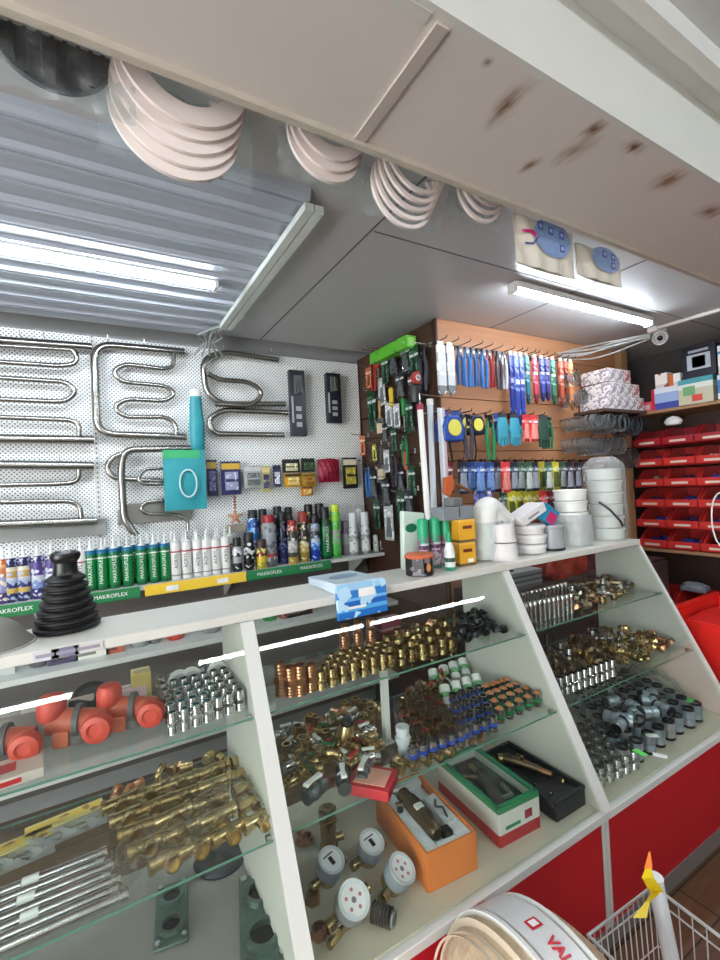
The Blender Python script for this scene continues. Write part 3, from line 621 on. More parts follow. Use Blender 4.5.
spray('small grey spray can right of the lime-capped one', 346, 2.66, .028, .20, [(0, (130, 120, 130)), (.4, (150, 150, 154)), (.8, (120, 90, 120))], mat('cap_greyv', (120, 110, 120), .4))
for i, (px, y) in enumerate([(354, 2.62), (366, 2.62)]):
    spray(('first', 'second')[i]+' white foam can with a pale cap at the right of the shelf', px, y, .028, .245, [(0, (150, 156, 154)), (.1, (222, 226, 222)), (.6, (130, 140, 140)), (.66, (214, 218, 216))], K5, (150, 160, 160), words='FOAM' if 0 else None, caph=.09)
spray('white foam can behind the two pale ones', 361, 2.70, .028, .26, [(0, (222, 226, 222)), (.6, (130, 140, 140)), (.66, (214, 218, 216))], K5, (150, 160, 160), caph=.09)
for i, px in enumerate([376, 383]):
    spray(('small pale can at the right end of the shelf', 'last small pale can, beside the green wall tools')[i], px, 2.63, .018, .10, [(0, (190, 194, 192)), (.5, (214, 216, 212))], K5, (150, 160, 160), caph=.03)
# ================================================================== tool boards
TX, TY = 1.68, 1.95
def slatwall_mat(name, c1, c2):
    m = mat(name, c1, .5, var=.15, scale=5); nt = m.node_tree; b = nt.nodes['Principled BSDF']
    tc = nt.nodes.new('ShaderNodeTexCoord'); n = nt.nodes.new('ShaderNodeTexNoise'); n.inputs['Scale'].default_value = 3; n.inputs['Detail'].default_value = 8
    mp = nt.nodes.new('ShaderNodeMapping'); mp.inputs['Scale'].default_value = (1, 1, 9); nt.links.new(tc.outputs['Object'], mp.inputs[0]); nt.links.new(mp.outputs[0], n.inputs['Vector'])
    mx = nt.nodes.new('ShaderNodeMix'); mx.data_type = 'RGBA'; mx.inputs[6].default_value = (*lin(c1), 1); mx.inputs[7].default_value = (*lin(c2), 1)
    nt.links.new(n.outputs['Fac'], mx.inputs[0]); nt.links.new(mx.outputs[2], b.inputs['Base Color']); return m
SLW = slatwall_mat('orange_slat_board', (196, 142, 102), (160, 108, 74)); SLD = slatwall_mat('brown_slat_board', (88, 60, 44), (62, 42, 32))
ENDW = mat('raw_board_edge', (150, 116, 84), .6, var=.2)
t = thing('tool_board', 'orange-brown slotted board full of hooks facing the customers', 'tool board', (0, 0, 0))
z = .2
k = 0
while z < 2.47:
    z1 = min(z+.148, 2.468); B().box(TX+.001, TY, z, 3.40, TY+.018, z1).build('slat', SLW, t, bevel=.002); z += .152; k += 1
B().box(TX, TY+.018, .0, 3.40, TY+.03, 2.468).build('backing', DARK, t, smooth=False)
B().box(TX-.012, TY-.002, .2, TX, TY+.03, 2.468).build('edge_strip', mat('edge_dark', (66, 44, 34), .5), t)
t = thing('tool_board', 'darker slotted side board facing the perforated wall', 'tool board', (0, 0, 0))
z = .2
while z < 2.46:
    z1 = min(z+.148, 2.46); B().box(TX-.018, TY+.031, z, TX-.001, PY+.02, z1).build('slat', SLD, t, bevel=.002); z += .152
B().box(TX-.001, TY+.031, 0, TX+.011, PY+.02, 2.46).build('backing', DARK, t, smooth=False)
# ---- kinds of hand tool (hang from the origin down, thin in y)
def pliers(col, hcol=(34, 34, 38), L=.20, lb=''):
    t = thing('pliers', lb, 'pliers', (0, 0, 0)); hm = mat('grip_%d_%d_%d' % col, col, .35); sm = mat('tool_%d' % hcol[0], hcol, .3, .6)
    B().prism([(-.014, -.01), (.014, -.01), (.012, -.035), (.004, -.062), (-.004, -.062), (-.012, -.035)], -.006, .006, 'y').build('jaws', sm, t, bevel=.001)
    for s in (-1, 1):
        B().tube([(s*.008, 0, -.012), (s*.016, 0, .0), (s*.02, 0, .0)][:1]+[(s*.010, 0, -.05), (s*.020, 0, -.08), (s*.020, 0, -.12), (s*.013, 0, -L)], [.005, .006, .008, .009, .007], 8).build('handle', hm, t)
    B().cyl((0, -.009, -.036), (0, .009, -.036), .006, n=8).build('pivot', STEEL, t)
    return Proto(t)
def screwdriver(col, L=.20):
    t = thing('screwdriver', '', 'screwdriver', (0, 0, 0)); hm = mat('grip_%d_%d_%d' % col, col, .35)
    B().lathe([(.010, 0), (.014, -.01), (.012, -.05), (.014, -.085), (.007, -.09)][::-1], 10).build('handle', hm, t)
    B().cyl((0, 0, -.09), (0, 0, -L), .003, n=6).build('shaft', STEEL, t)
    return Proto(t)
def strip(name, cat, col, w=.03, L=.32, tip=None):
    """a long flat tool or blade in a sleeve"""
    t = thing(name, '', cat, (0, 0, 0)); m1 = band_mat('sleeve_%d_%d_%d' % col, [(0, tuple(int(v*.6) for v in col)), (.2, col), (.62, (214, 216, 222)), (.68, col), (.85, tuple(min(255, v+60) for v in col))], spots=tuple(min(255, v+80) for v in col), sscale=50, thr=.85)
    B().prism([(-w/2, -.02), (w/2, -.02), (w/2, -L*.9), (0, -L), (-w/2, -L*.9)], -.006, .006, 'y').build('sleeve', m1, t, bevel=.001)
    B().box(-w*.35, -.004, -.02, w*.35, .004, .0).build('hanger_tab', tip or WPLAST, t)
    return Proto(t)
def blister(col, inner, w=.07, h=.15, name='blister_pack'):
    t = thing(name, '', 'blister pack', (0, 0, 0)); c1 = band_mat('blister_%d_%d_%d' % col, [(0, col), (.7, (220, 222, 226)), (.78, col)], spots=tuple(min(255, v+70) for v in col), sscale=70, thr=.85)
    B().box(-w/2, -.0015, -h, w/2, .0015, 0).build('card', c1, t)
    B().lathe([(w*.42, -h*.9), (w*.36, -h*.9)][:1]+[(w*.40, -h*.75), (w*.30, -h*.35)], 10, M=Matrix.Diagonal((1, .45, 1, 1)) @ T(0, -.012, 0)).build('contents', mat('in_%d_%d_%d' % inner, inner, .35, var=.4, scale=60), t)
    return Proto(t)
def glove(col, cuff=(40, 44, 50)):
    t = thing('work_glove', '', 'glove', (0, 0, 0)); gm = mat('glove_%d_%d_%d' % col, col, .7, var=.3, bump=.3)
    m = B().lathe([(.020, -.09), (.034, -.12), (.036, -.06), (.028, -.02)][1:], 10, M=Matrix.Diagonal((1, .4, 1, 1)))
    for i, x in enumerate((-.026, -.009, .009, .026)): m.cyl((x, 0, -.11), (x*1.15, 0, -.165+abs(x)*.5), .010, .007, 8)
    m.cyl((.03, 0, -.06), (.052, 0, -.10), .011, .007, 8); m.build('glove_body', gm, t)
    B().lathe([(.028, -.022), (.030, 0)], 10, M=Matrix.Diagonal((1, .4, 1, 1))).build('cuff', mat('cuff', cuff, .7), t)
    return Proto(t)
def tape(col):
    t = thing('tape_measure', '', 'tape measure', (0, 0, 0)); 
    B().prism([(-.03, -.075), (.03, -.075), (.034, -.04), (.02, -.012), (-.02, -.012), (-.034, -.04)], -.02, .02, 'y').build('case', mat('tapecase_%d_%d_%d' % col, col, .3), t, bevel=.005)
    B().cyl((0, -.023, -.043), (0, -.018, -.043), .02, n=14).build('disc', mat('disc_yellow', (220, 210, 90), .4), t)
    B().tube([(0, 0, -.075), (.006, 0, -.12), (0, 0, -.15)], .003, 6).build('wrist_strap', DARK, t)
    return Proto(t)
def brush(col):
    t = thing('paint_brush', '', 'brush', (0, 0, 0))
    B().lathe([(.008, 0), (.011, -.04), (.007, -.08), (.016, -.10)][::-1], 8, M=Matrix.Diagonal((1, .6, 1, 1))).build('handle', mat('brushgrip_%d_%d_%d' % col, col, .4), t)
    B().box(-.026, -.009, -.125, .026, .009, -.10).build('ferrule', STEEL, t)
    B().box(-.026, -.007, -.18, .026, .007, -.125).build('bristles', mat('bristle_pale', (214, 200, 170), .9, bump=.5), t)
    return Proto(t)
blue, dkb, red, teal = (40, 110, 200), (34, 44, 110), (176, 40, 48), (40, 130, 150)
P_bl = pliers((50, 112, 180)); P_rd = pliers((170, 44, 44), lb=''); P_dk = pliers((60, 60, 70)); P_wt = pliers((200, 204, 210))
P_gn = pliers((30, 120, 70))
S_bl = strip('file_sleeve', 'file', (44, 62, 140), .034, .36); S_tl = strip('drill_bit_sleeve', 'drill bit', (50, 130, 150), .028, .32); S_rd = strip('drill_bit_sleeve', 'drill bit', (170, 60, 76), .030, .30)
S_vi = strip('drill_bit_sleeve', 'drill bit', (64, 72, 150), .030, .29); S_gn = strip('drill_bit_sleeve', 'drill bit', (50, 110, 90), .028, .30); S_br = strip('wood_chisel_sleeve', 'chisel', (170, 80, 60), .034, .32); S_or = strip('wood_chisel_sleeve', 'chisel', (206, 130, 80), .030, .33)
S_si = strip('knife_sleeve', 'knife', (200, 204, 210), .05, .29)
HK = mat('dark_hook', (50, 44, 44), .4, .7)
def hang(pr, px, py, lb, group, y=1.83, rz=0, sc=None, hook=True):
    """hang by its top at a pixel of the photo, on a hook of its own that goes back to the board"""
    p = AY(px, py, y); t = pr.put((p.x, y, p.z), (0, 0, rz), lb, group, sc)
    return t, p
hk_t = thing('pegboard_hook', '', 'hook', (0, 0, 0)); B().tube([(0, -.135, .012), (0, -.13, .0), (0, .0, .0)], .0028, 6).build('rod', HK, hk_t); B().box(-.008, -.003, -.014, .008, 0, .014).build('plate', HK, hk_t)
HOOK = Proto(hk_t)
def hookat(px, py, lb, grp, y=1.83):
    p = AY(px, py, y); HOOK.put((p.x, TY-.001, p.z+.006), (0, 0, 0), lb, grp)
rowA = 'tools in the top row of the orange board'; rowB = 'tools in the second row of the orange board'; rowC = 'packs in the third row of the orange board'; rowD = 'packs in the lowest row of the orange board'
hx = [445, 457, 469, 481, 491, 501, 513, 521, 526, 534, 538, 546, 553, 560, 567, 574]
for i, px in enumerate(hx):
    hookat(px, 339+(px-445)*.155, ORD[i]+' dark hook from the left in the top row of the orange board', 'hooks in the top row')
A = [(S_si, 440, 'silver knife sleeve at the left end of the top row'), (S_si, 449, 'second silver knife sleeve in the top row'),
     (P_bl, 459, 'first blue-gripped pliers in the top row'), (P_bl, 466, 'second blue-gripped pliers in the top row'), (P_bl, 472, 'third blue-gripped pliers in the top row'), (P_bl, 478, 'fourth blue-gripped pliers in the top row'), (P_bl, 483, 'fifth blue-gripped pliers in the top row, next to the red ones'),
     (P_rd, 488, 'first red-gripped pliers in the top row'), (P_rd, 494, 'second red-gripped pliers in the top row'), (P_dk, 498, 'dark-gripped pliers right of the red pair in the top row'), (P_wt, 503, 'pale-gripped pliers left of the long blue file sleeves'),
     (S_bl, 510, 'first long blue file sleeve in the top row'), (S_bl, 515, 'second long blue file sleeve in the top row'), (S_bl, 520, 'third long blue file sleeve in the top row'), (S_tl, 526, 'teal drill bit sleeve in the top row'), (S_rd, 534, 'pink-red drill bit sleeve in the top row'),
     (S_vi, 541, 'violet-blue drill bit sleeve in the top row'), (S_vi, 546, 'second violet-blue drill bit sleeve in the top row'), (S_gn, 552, 'green drill bit sleeve in the top row'), (S_br, 560, 'brown-red chisel sleeve in the top row'), (S_br, 565, 'second brown-red chisel sleeve in the top row'), (S_or, 570, 'orange chisel sleeve at the right end of the top row')]
for i, (pr, px, lb) in enumerate(A):
    long = pr is S_bl
    hang(pr, px, 342+(px-445)*.14, lb, rowA, y=1.82+.035*(i % 3), sc=(1.0, 1.3, 1.15 if pr in (P_bl, P_rd, P_dk, P_wt) else (1.30 if long else 1.0)))
T_bl = tape((44, 80, 160)); T_dk = tape((30, 36, 60)); G_tl = glove((50, 140, 160)); G_gn = glove((24, 60, 44)); 
Bl_b = blister((50, 76, 140), (110, 146, 200), .065, .14); Bl_r = blister((200, 60, 60), (220, 130, 120), .065, .14); Bl_y = blister((206, 196, 60), (80, 90, 40), .06, .14); Bl_g = blister((60, 90, 70), (190, 196, 190), .06, .14); Bl_d = blister((40, 44, 60), (150, 156, 170), .06, .14); Bl_k = blister((110, 30, 40), (60, 50, 60), .06, .13)
Bq = [(T_bl, 448, 1.9, 1.85, 'blue tape measure at the left end of the second row'), (Bl_b, 443, 1., 1.88, 'blue pack left of the blue tape measure in the second row'), (Bl_b, 456, 1., 1.88, 'blue pack right of the blue tape measure'),
      (T_dk, 462, 1.3, 1.86, 'dark tape measure in the second row, left one'), (P_dk, 467, 1.1, 1.83, 'dark-gripped pliers between the dark tape measures'), (T_dk, 473, 1.5, 1.87, 'dark tape measure in the second row, right one'),
      (P_gn, 489, 1.15, 1.84, 'green-gripped cutter hanging alone in the second row'), (Bl_b, 498, 1.0, 1.87, 'blue pack between the green cutter and the teal gloves'), (G_tl, 502, 1.0, 1.83, 'teal work glove, left one of the pair in the second row'), (G_tl, 514, 1.0, 1.83, 'teal work glove, right one of the pair in the second row'),
      (Bl_r, 526, 1.0, 1.86, 'red and white pack, left of two in the second row'), (Bl_r, 533, 1.0, 1.84, 'red and white pack, right of two in the second row'), (G_gn, 543, 1.1, 1.83, 'dark green work glove in the second row'), (P_gn, 549, .9, 1.86, 'green-gripped pliers behind the dark green glove')]
for i, (pr, px, sc, y, lb) in enumerate(Bq): hang(pr, px, 411+(px-445)*.045, lb, rowB, y=y-.02, sc=sc*1.15)
for i, px in enumerate([448, 459, 470, 489, 501, 513, 524, 532, 543]): hookat(px, 411+(px-445)*.045, ORD[i]+' hook from the left in the second row of the orange board', 'hooks in the second row')
Cq = [(Bl_k, 447, 'maroon pack at the left end of the third row'), (Bl_d, 462, 'dark blue pack, second in the third row'), (Bl_b, 470, 'pale blue pack left of its twin in the third row'), (Bl_b, 479, 'pale blue pack right of its twin in the third row'), (Bl_b, 489, 'third blue pack in the third row'), (Bl_d, 496, 'dark pack between the blue and the red packs'), (Bl_r, 505, 'red pack in the third row'), (Bl_d, 513, 'slate pack right of the red one in the third row'),
      (Bl_g, 520, 'grey-green pack in the third row, left of two'), (Bl_g, 528, 'grey-green pack in the third row, right of two'), (Bl_d, 534, 'slate pack left of the yellow packs'), (Bl_y, 541, 'yellow pack in the third row, left one'), (Bl_g, 548, 'grey pack between the yellow packs of the third row'), (Bl_y, 555, 'yellow pack in the third row, right one'), (Bl_g, 562, 'grey pack right of the yellow packs'), (Bl_d, 569, 'dark pack near the right end of the third row'), (Bl_d, 577, 'dark pack at the right end of the third row')]
for i, (pr, px, lb) in enumerate(Cq): hang(pr, px, 462+(px-445)*.0, lb, rowC, y=1.82+.03*(i % 3), sc=(1.1, 1.1, 1.25))
for i, px in enumerate([447, 462, 474, 484, 496, 508, 520, 531, 541, 551, 562, 573]): hookat(px, 461, ORD[i]+' hook from the left in the third row of the orange board', 'hooks in the third row')
Dq = [(S_vi, 476, 'long navy sleeve in the lowest row, left one'), (S_bl, 482, 'long navy sleeve in the lowest row, middle one'), (S_vi, 489, 'long navy sleeve in the lowest row, right one'), (Bl_g, 503, 'green pack in the lowest row'), (Bl_y, 511, 'yellow pack in the lowest row, left one'), (Bl_y, 519, 'yellow pack in the lowest row, second one'), (Bl_y, 527, 'yellow and red pack in the lowest row, third one'), (Bl_y, 535, 'yellow pack in the lowest row, right one'), (Bl_r, 543, 'red pack at the right end of the lowest row'), (Bl_k, 551, 'maroon pack behind the white buckets')]
for i, (pr, px, lb) in enumerate(Dq): hang(pr, px, 491, lb, rowD, y=1.84+.03*(i % 2), sc=(1, 1, .8) if pr in (S_vi, S_bl) else (1.15, 1.1, 1.25))
for i, px in enumerate([476, 489, 482, 503, 515, 527, 539, 551]): hookat(px, 490, ORD[i]+' hook from the left in the lowest row of the orange board', 'hooks in the lowest row')
# ---- side board: hang by y (depth) on plane x = TX-.06
sideG = 'tools on the dark side board'
S_sd1 = screwdriver((190, 60, 40)); S_sd2 = screwdriver((40, 130, 60)); S_sd3 = screwdriver((220, 190, 60)); Br1 = brush((190, 150, 100)); Br2 = brush((60, 60, 60)); Bl_o = blister((200, 110, 60), (120, 60, 40), .06, .12); Bl_gn = blister((24, 74, 46), (16, 36, 24), .06, .16); Bl_bk = blister((30, 34, 40), (90, 96, 100), .07, .15); Bl_wh = blister((190, 196, 196), (110, 120, 124), .07, .16)
hs_t = thing('side_hook', '', 'hook', (0, 0, 0)); B().tube([(-.135, 0, .012), (-.13, 0, 0), (0, 0, 0)], .0028, 6).build('rod', CHROME, hs_t); B().box(-.003, -.008, -.014, 0, .008, .014).build('plate', CHROME, hs_t); HS = Proto(hs_t)
def hangs(pr, px, py, lb, dx=.06, sc=None, ang=PI/2):
    x = TX-.018-dx; p = AX(px, py, x); pr.put(tuple(p), (0, 0, ang), lb, sideG, sc)
    return p
side = [(P_rd, 372, 352, 'red-gripped pliers hanging top left on the side board', 1.3), (Bl_o, 368, 368, 'orange pack at the upper left of the side board', 1.1), (Bl_wh, 381, 378, 'white bristle pack in the upper part of the side board', 1.1), (Bl_bk, 392, 347, 'black pack beside the green box on the side board', 1.2), (Bl_bk, 404, 344, 'black pack near the edge, top row of the side board', 1.2), (Bl_gn, 413, 346, 'dark green pack nearest the board corner, top row', 1.3),
        (P_dk, 422, 345, 'dark pliers at the corner of the side board', 1.3), (Bl_gn, 371, 392, 'tall green pack at the left of the side board, second row', 1.6), (Br1, 379, 400, 'paint brush left of the clear packs', 1.2), (Bl_wh, 388, 402, 'clear pack in the second row of the side board', 1.0), (Bl_wh, 396, 404, 'second clear pack in the second row of the side board', .9), (S_sd2, 403, 398, 'green screwdriver in the second row of the side board', 1.2),
        (Bl_bk, 384, 424, 'black pack below the clear packs', .8), (Bl_gn, 393, 428, 'green pack below the clear packs', .9), (Bl_gn, 408, 400, 'green pack left of the white tubes', 1.2), (P_gn, 404, 430, 'green-gripped pliers left of the white tubes', 1.1), (Bl_o, 362, 436, 'orange-brown pack hanging at the inner corner', 1.1), (Bl_y, 374, 444, 'yellow pack in the third row of the side board', .8), (Br2, 380, 446, 'dark-handled brush in the third row of the side board', 1.2), (Bl_wh, 386, 450, 'pale pack in the third row of the side board', .9), (P_dk, 393, 448, 'dark pliers in the third row of the side board', 1.2), (Bl_bk, 399, 466, 'black pack in the fourth row of the side board', 1.1), (S_sd1, 406, 452, 'red-orange screwdriver left of the white tubes', 1.2), (Bl_gn, 411, 466, 'green pack behind the white tubes', 1.1), (Bl_bk, 372, 470, 'black pack low on the side board near the inner corner', 1.3), (Bl_bk, 385, 478, 'black pack low on the side board, second one', 1.2), (Bl_gn, 376, 500, 'green pack lowest at the inner corner', 1.2), (Bl_wh, 388, 505, 'clear long pack standing low on the side board', 1.4), (P_bl, 367, 462, 'blue pliers near the inner corner', 1.2), (S_sd3, 391, 388, 'yellow screwdriver in the upper part of the side board', 1.3),
        (Bl_bk, 378, 462, 'black pack between the yellow pack and the low black packs', 1.0), (Bl_gn, 400, 492, 'green pack low on the side board', 1.2), (Bl_bk, 408, 490, 'black pack low behind the white tubes', 1.1), (S_sd1, 377, 350, 'red-orange screwdriver at the top of the side board', 1.3), (Bl_gn, 384, 356, 'green pack under the lime box', 1.1), (Bl_bk, 399, 372, 'black pack left of the red reel', 1.1), (Bl_bk, 412, 372, 'black pack behind the red reel', 1.2)]
for pr, px, py, lb, sc in side:
    p = hangs(pr, px, py, lb, sc=sc, dx=.05+.03*random.random())
    HS.put((TX-.019, p.y, p.z+.008), (0, 0, 0), 'chrome hook of the '+lb.replace(' hanging', ''), 'hooks of the side board')
# lime green box along the top of the side board
p = AX(410, 330, TX-.12); t = thing('level_box', 'long lime green box lying along the top of the side board', 'box', (TX-.10, p.y+.02, 2.36))
B().box(-.035, 0, -.035, .035, .40, .035).build('box_body', mat('lime_card', (96, 190, 50), .4), t, bevel=.003); B().box(-.020, -.0015, -.022, .020, .0, .022).build('end_label', mat('lime_pale', (150, 214, 90), .4), t)
for yy in (.1, .33): B().tube([(.10-.018, yy, -.038), (-.05, yy, -.038), (-.055, yy, -.02)], .003, 6).build('bracket', CHROME, t)
# red reel with black grip
p = AX(417, 378, TX-.10); t = thing('tape_reel', 'round red and white reel with a black grip hanging near the corner', 'reel', tuple(p))
B().ring([(.012, -.012), (.036, -.012), (.036, .012), (.012, .012)], 18, M=RX(PI/2)).build('reel', mat('reel_red', (190, 60, 50), .4), t); B().ring([(.010, -.014), (.018, -.014), (.018, .014), (.010, .014)], 14, M=RX(PI/2)).build('hub', WPLAST, t)
B().lathe([(.045, -.14), (.052, -.12), (.050, -.05), (.03, -.036)], 12, M=Matrix.Diagonal((1, .7, 1, 1))).build('grip', DARK, t); B().tube([(0, 0, .0), (.08, 0, .0)], .004, 6).build('peg', CHROME, t)
# long white tubes and ruler at the corner, standing on the counter side
def stand(name, lb, cat, pts, r, m, n=10, parts=(), dy=0, hx_=0):
    a = AY(*pts[0], 1.80+dy); b = AY(*pts[1], 1.72+dy); t = thing(name, lb, cat, tuple(b), 0, None)
    B().tube([(0, 0, 0), tuple(a-b)], r, n).build('tube', m, t)
    B().tube([tuple(a-b+Vector((0, 0, -.03)))]+([tuple(a-b+Vector((0, 0, .07)))] if dy == 0 else [])+[(TX+.012+dy*1.2-b.x, TY-b.y-.004, a.z-b.z+(.10 if dy == 0 else -.02))], .003, 6).build('hook', CHROME, t)
    B().lathe([(r*1.15, 0), (r*1.15, .03)], 12, M=T(*(a-b)) @ T(0, 0, -.01)).build('end_cap', parts[0] if parts else WPLAST, t)
    return t
stand('curtain_rod', 'long white tube with a red cap leaning at the board corner, left one', 'rod', ((420, 408), (428, 520)), .015, WPLAST, parts=(mat('cap_redsmall', (150, 40, 60), .4),))
stand('curtain_rod', 'long white tube leaning at the board corner, right one', 'rod', ((430, 403), (434, 512)), .016, mat('tube_pale', (206, 214, 222), .3), dy=.07)
a = AY(441, 408, 1.80); t = thing('ruler', 'long aluminium ruler with a red printed scale hanging at the board corner', 'ruler', tuple(a))
B().box(-.024, -.003, -.58, .024, .003, 0).build('blade', band_mat('ruler_print', [(0, (196, 200, 206)), (.30, (220, 222, 224)), (.6, (180, 190, 200)), (.82, (206, 150, 150))], axis='X', rough=.25), t)
for k in range(5): B().cyl((.018, -.0045, -.05-.028*k), (.018, -.003, -.05-.028*k), .007, n=10).build('bubble_mark', mat('mark_blue', (70, 90, 150), .4), t)
B().tube([(0, 0, -.012), (0, .15, -.004)], .003, 6).build('hook', CHROME, t)
# orange paint knife low in front of the board
p = AY(455, 487, 1.75); t = thing('hand_axe', 'small orange-headed axe with a wooden handle behind the counter goods', 'axe', tuple(p), 0)
B().tube([(-.03, 0, .03), (.12, .01, -.03)], .009, 8).build('handle', mat('axe_wood', (130, 80, 46), .5), t)
B().prism([(-.07, .05), (-.02, .06), (-.01, -.0), (-.045, -.045), (-.075, -.03)], -.01, .01, 'y').build('head', mat('axe_orange', (196, 96, 50), .4), t, bevel=.002)
B().tube([(-.03, 0, .045), (-.03, .20, .06)], .003, 6).build('hook', CHROME, t)
# ================================================================== right corner: shelves, clamps, boxes, red bins
ply = slatwall_mat('pale_plywood', (170, 134, 96), (134, 100, 70))
t = thing('storage_rack', 'wooden storage rack along the right wall holding rows of red bins', 'rack', (0, 0, 0))
B().box(3.38, 1.895, 0, 3.46, 1.945, 2.46).build('post', ply, t, bevel=.003)
B().box(3.44, .2, 0, 3.50, .26, 2.3).build('post', ply, t, bevel=.003)
for z in (1.955, .975, .535, .12): B().box(3.42, .26, z, 3.84, 1.893, z+.022).build('board', ply, t, bevel=.002)
B().box(3.84, .2, 0, 3.855, 1.93, 1.95).build('back_board', mat('rack_back', (70, 50, 42), .6), t)
REDP = mat('red_bin_plastic', (186, 44, 40), .35, var=.1); REDD = mat('dark_red_plastic', (150, 26, 34), .35, var=.1)
def bin_proto(m):
    t = thing('storage_bin', '', 'storage bin', (0, 0, 0)); w = .095
    b = B().box(0, -w, 0, .30, w, .004)
    for s in (-1, 1):
        b.prism([(0, 0), (.30, 0), (.30, .13), (.14, .13), (.03, .06), (0, .055)], s*w-.002, s*w+.002, 'y')
        b.prism([(.015, .06), (.05, .085), (.10, .125), (.03, .075)], s*(w-.006)-.006, s*(w-.006)+.004, 'y')
    b.box(.296, -w, 0, .30, w, .13); b.build('body', m, t)
    B().prism([(-.012, .008), (.0, 0), (.004, 0), (.004, .058), (-.014, .058), (-.016, .052)], -w, w, 'y').build('front_lip', m, t)
    B().box(-.0145, -.05, .020, -.0125, .05, .044).build('label_card', mat('bin_label', (214, 196, 180), .5), t)
    return Proto(t)
BR, BD = bin_proto(REDP), bin_proto(REDD)
rowz = [.998, 1.143, 1.288, 1.433, 1.578, 1.723]
fillc = [(30, 60, 160), (34, 70, 170), (40, 40, 90), (170, 160, 150), (190, 186, 180), (60, 50, 60)]
def binfill(x, y, z, c, lb, seed):
    """a heap of small parts in a bin, nobody could count it"""
    r = random.Random(seed); m = B()
    for i in range(26):
        a = Vector((x+.085+r.random()*.12, y-.052+r.random()*.104, z+.016+r.random()*.045)); d = Vector((r.uniform(-1, 1), r.uniform(-1, 1), r.uniform(-.4, .6))).normalized()*.022
        m.cyl(a-d*.4, a+d, .012, .010, 7)
    o = m.build('fittings_heap', mat('fill_%d_%d_%d' % c, c, .35, var=.4, scale=40)); tag(o, lb, None, None, 'stuff'); return o
rn = ['lowest', 'second lowest', 'third lowest', 'fourth lowest', 'fifth', 'topmost']; cn = ['corner', 'middle', 'near']
for i, z in enumerate(rowz):
    for j, y in enumerate((1.775, 1.575, 1.375, 1.175)):
        pr = BD if i == 5 else BR
        pr.put((3.44, y, z), (0, 0, 0), 'red storage bin in the %s row of the rack, %s column' % (rn[i], (cn+['nearest cut'])[j]), 'red bins on the right rack')
        if j < 3: binfill(3.44, y, z, fillc[(i*3+j*5) % 6] if i > 2 else fillc[(i+j) % 3], 'small fittings in the %s row, %s column red bin' % (rn[i], cn[j]), i*10+j)
for j, y in enumerate((1.775, 1.575, 1.375, 1.175)):
    BR.put((3.44, y, .558), (0, 0, 0), 'red storage bin on the board under the main rows, %s column' % ((cn+['nearest cut'])[j]), 'red bins on the lower board')
for j, y in enumerate((1.775, 1.575, 1.375)):
    pass
# items poking from the top row
p = AX(668, 432, 3.42); o = B().lathe([(.0, 0), (.035, .006), (.045, .03), (.03, .055), (0, .07)], 16, M=Matrix.Diagonal((1, 1.3, 1, 1))).build('domed_lid', WPLAST, loc=(3.50, p.y, 1.86)); tag(o, 'white domed cap lying on top of the top row bins', 'cap')
o = B().lathe([(.0, 0), (.045, .004), (.052, .035), (.04, .075), (.02, .085), (0, .085)], 16).build('black_mallet_head', RUBBER, loc=(3.40, AX(660, 440, 3.42).y, 1.862)); o.location.x = 3.56; tag(o, 'black rubber lump beside the white domed cap on the bins', 'rubber part')
# boxes on the rack's top board
def pbox(lb, x, y, z, w, d, h, c, bands=None, rz=0, parts=None, name='product_box', group=None, axis='Z', spots=None, m=None):
    t = thing(name, lb, 'box', (x, y, z), rz, group)
    mm = m or band_mat('pbox_%d' % len(MATS), bands or [(0, c), (.3, tuple(min(255, int(v*1.15)) for v in c))], axis=axis, spots=spots, sscale=30, thr=.75, rough=.4)
    B().box(-w/2, -d/2, 0, w/2, d/2, h).build('carton', mm, t, bevel=.002)
    B().box(-w/2+.004, -d*.12, h-.0004, w/2-.004, d*.12, h+.0006).build('tape_strip', mat('tape_clear', (196, 190, 176), .3), t)
    for (y0, z0, y1, z1, pc) in (parts or []):      # print on the face towards -x
        B().box(-w/2-.001, y0*d, z0*h, -w/2+.001, y1*d, z1*h).build('printed_patch', mat('patch_%d_%d_%d' % pc, pc, .4), t)
    return t
zt = 1.9775; GB = 'product boxes on top of the right rack'
pbox('pink-red flat box at the corner end of the rack top', 3.56, 1.81, zt, .22, .15, .07, (190, 70, 84), group=GB, parts=[(-.4, .2, .3, .7, (220, 190, 190))])
pbox('red-edged white box with a blue ring picture on the rack top', 3.54, 1.64, zt, .22, .17, .15, (110, 130, 190), [(0, (60, 70, 150)), (.3, (150, 170, 210)), (.75, (214, 220, 228))], group=GB, parts=[(.38, 0, .5, 1, (190, 40, 60))])
pbox('white and green box with a red badge on the rack top', 3.53, 1.445, zt, .24, .20, .17, (200, 206, 190), [(0, (190, 186, 160)), (.6, (214, 220, 210)), (.8, (70, 150, 160))], group=GB, parts=[(-.2, .1, .1, .35, (200, 70, 60)), (.0, .35, .35, .7, (110, 160, 110))])
pbox('navy box with a picture of a round device, on the white and green box', 3.52, 1.42, zt+.172, .20, .19, .20, (24, 28, 52), [(0, (20, 24, 44))], group=GB, parts=[(-.35, .25, .35, .75, (180, 190, 200)), (-.2, .32, .2, .68, (40, 44, 60)), (-.3, .82, .3, .9, (170, 176, 190))])
pbox('blue and white box at the right edge, upper one', 3.50, 1.20, zt+.152, .24, .20, .18, (200, 206, 210), [(0, (200, 200, 196)), (.3, (222, 226, 228)), (.7, (60, 130, 180)), (.8, (214, 220, 224))], group=GB)
pbox('blue and white box at the right edge, lower one', 3.50, 1.20, zt, .24, .22, .15, (50, 110, 170), [(0, (220, 222, 220)), (.25, (50, 110, 170)), (.8, (200, 210, 220))], group=GB, parts=[(-.1, .4, .3, .8, (226, 230, 230))])
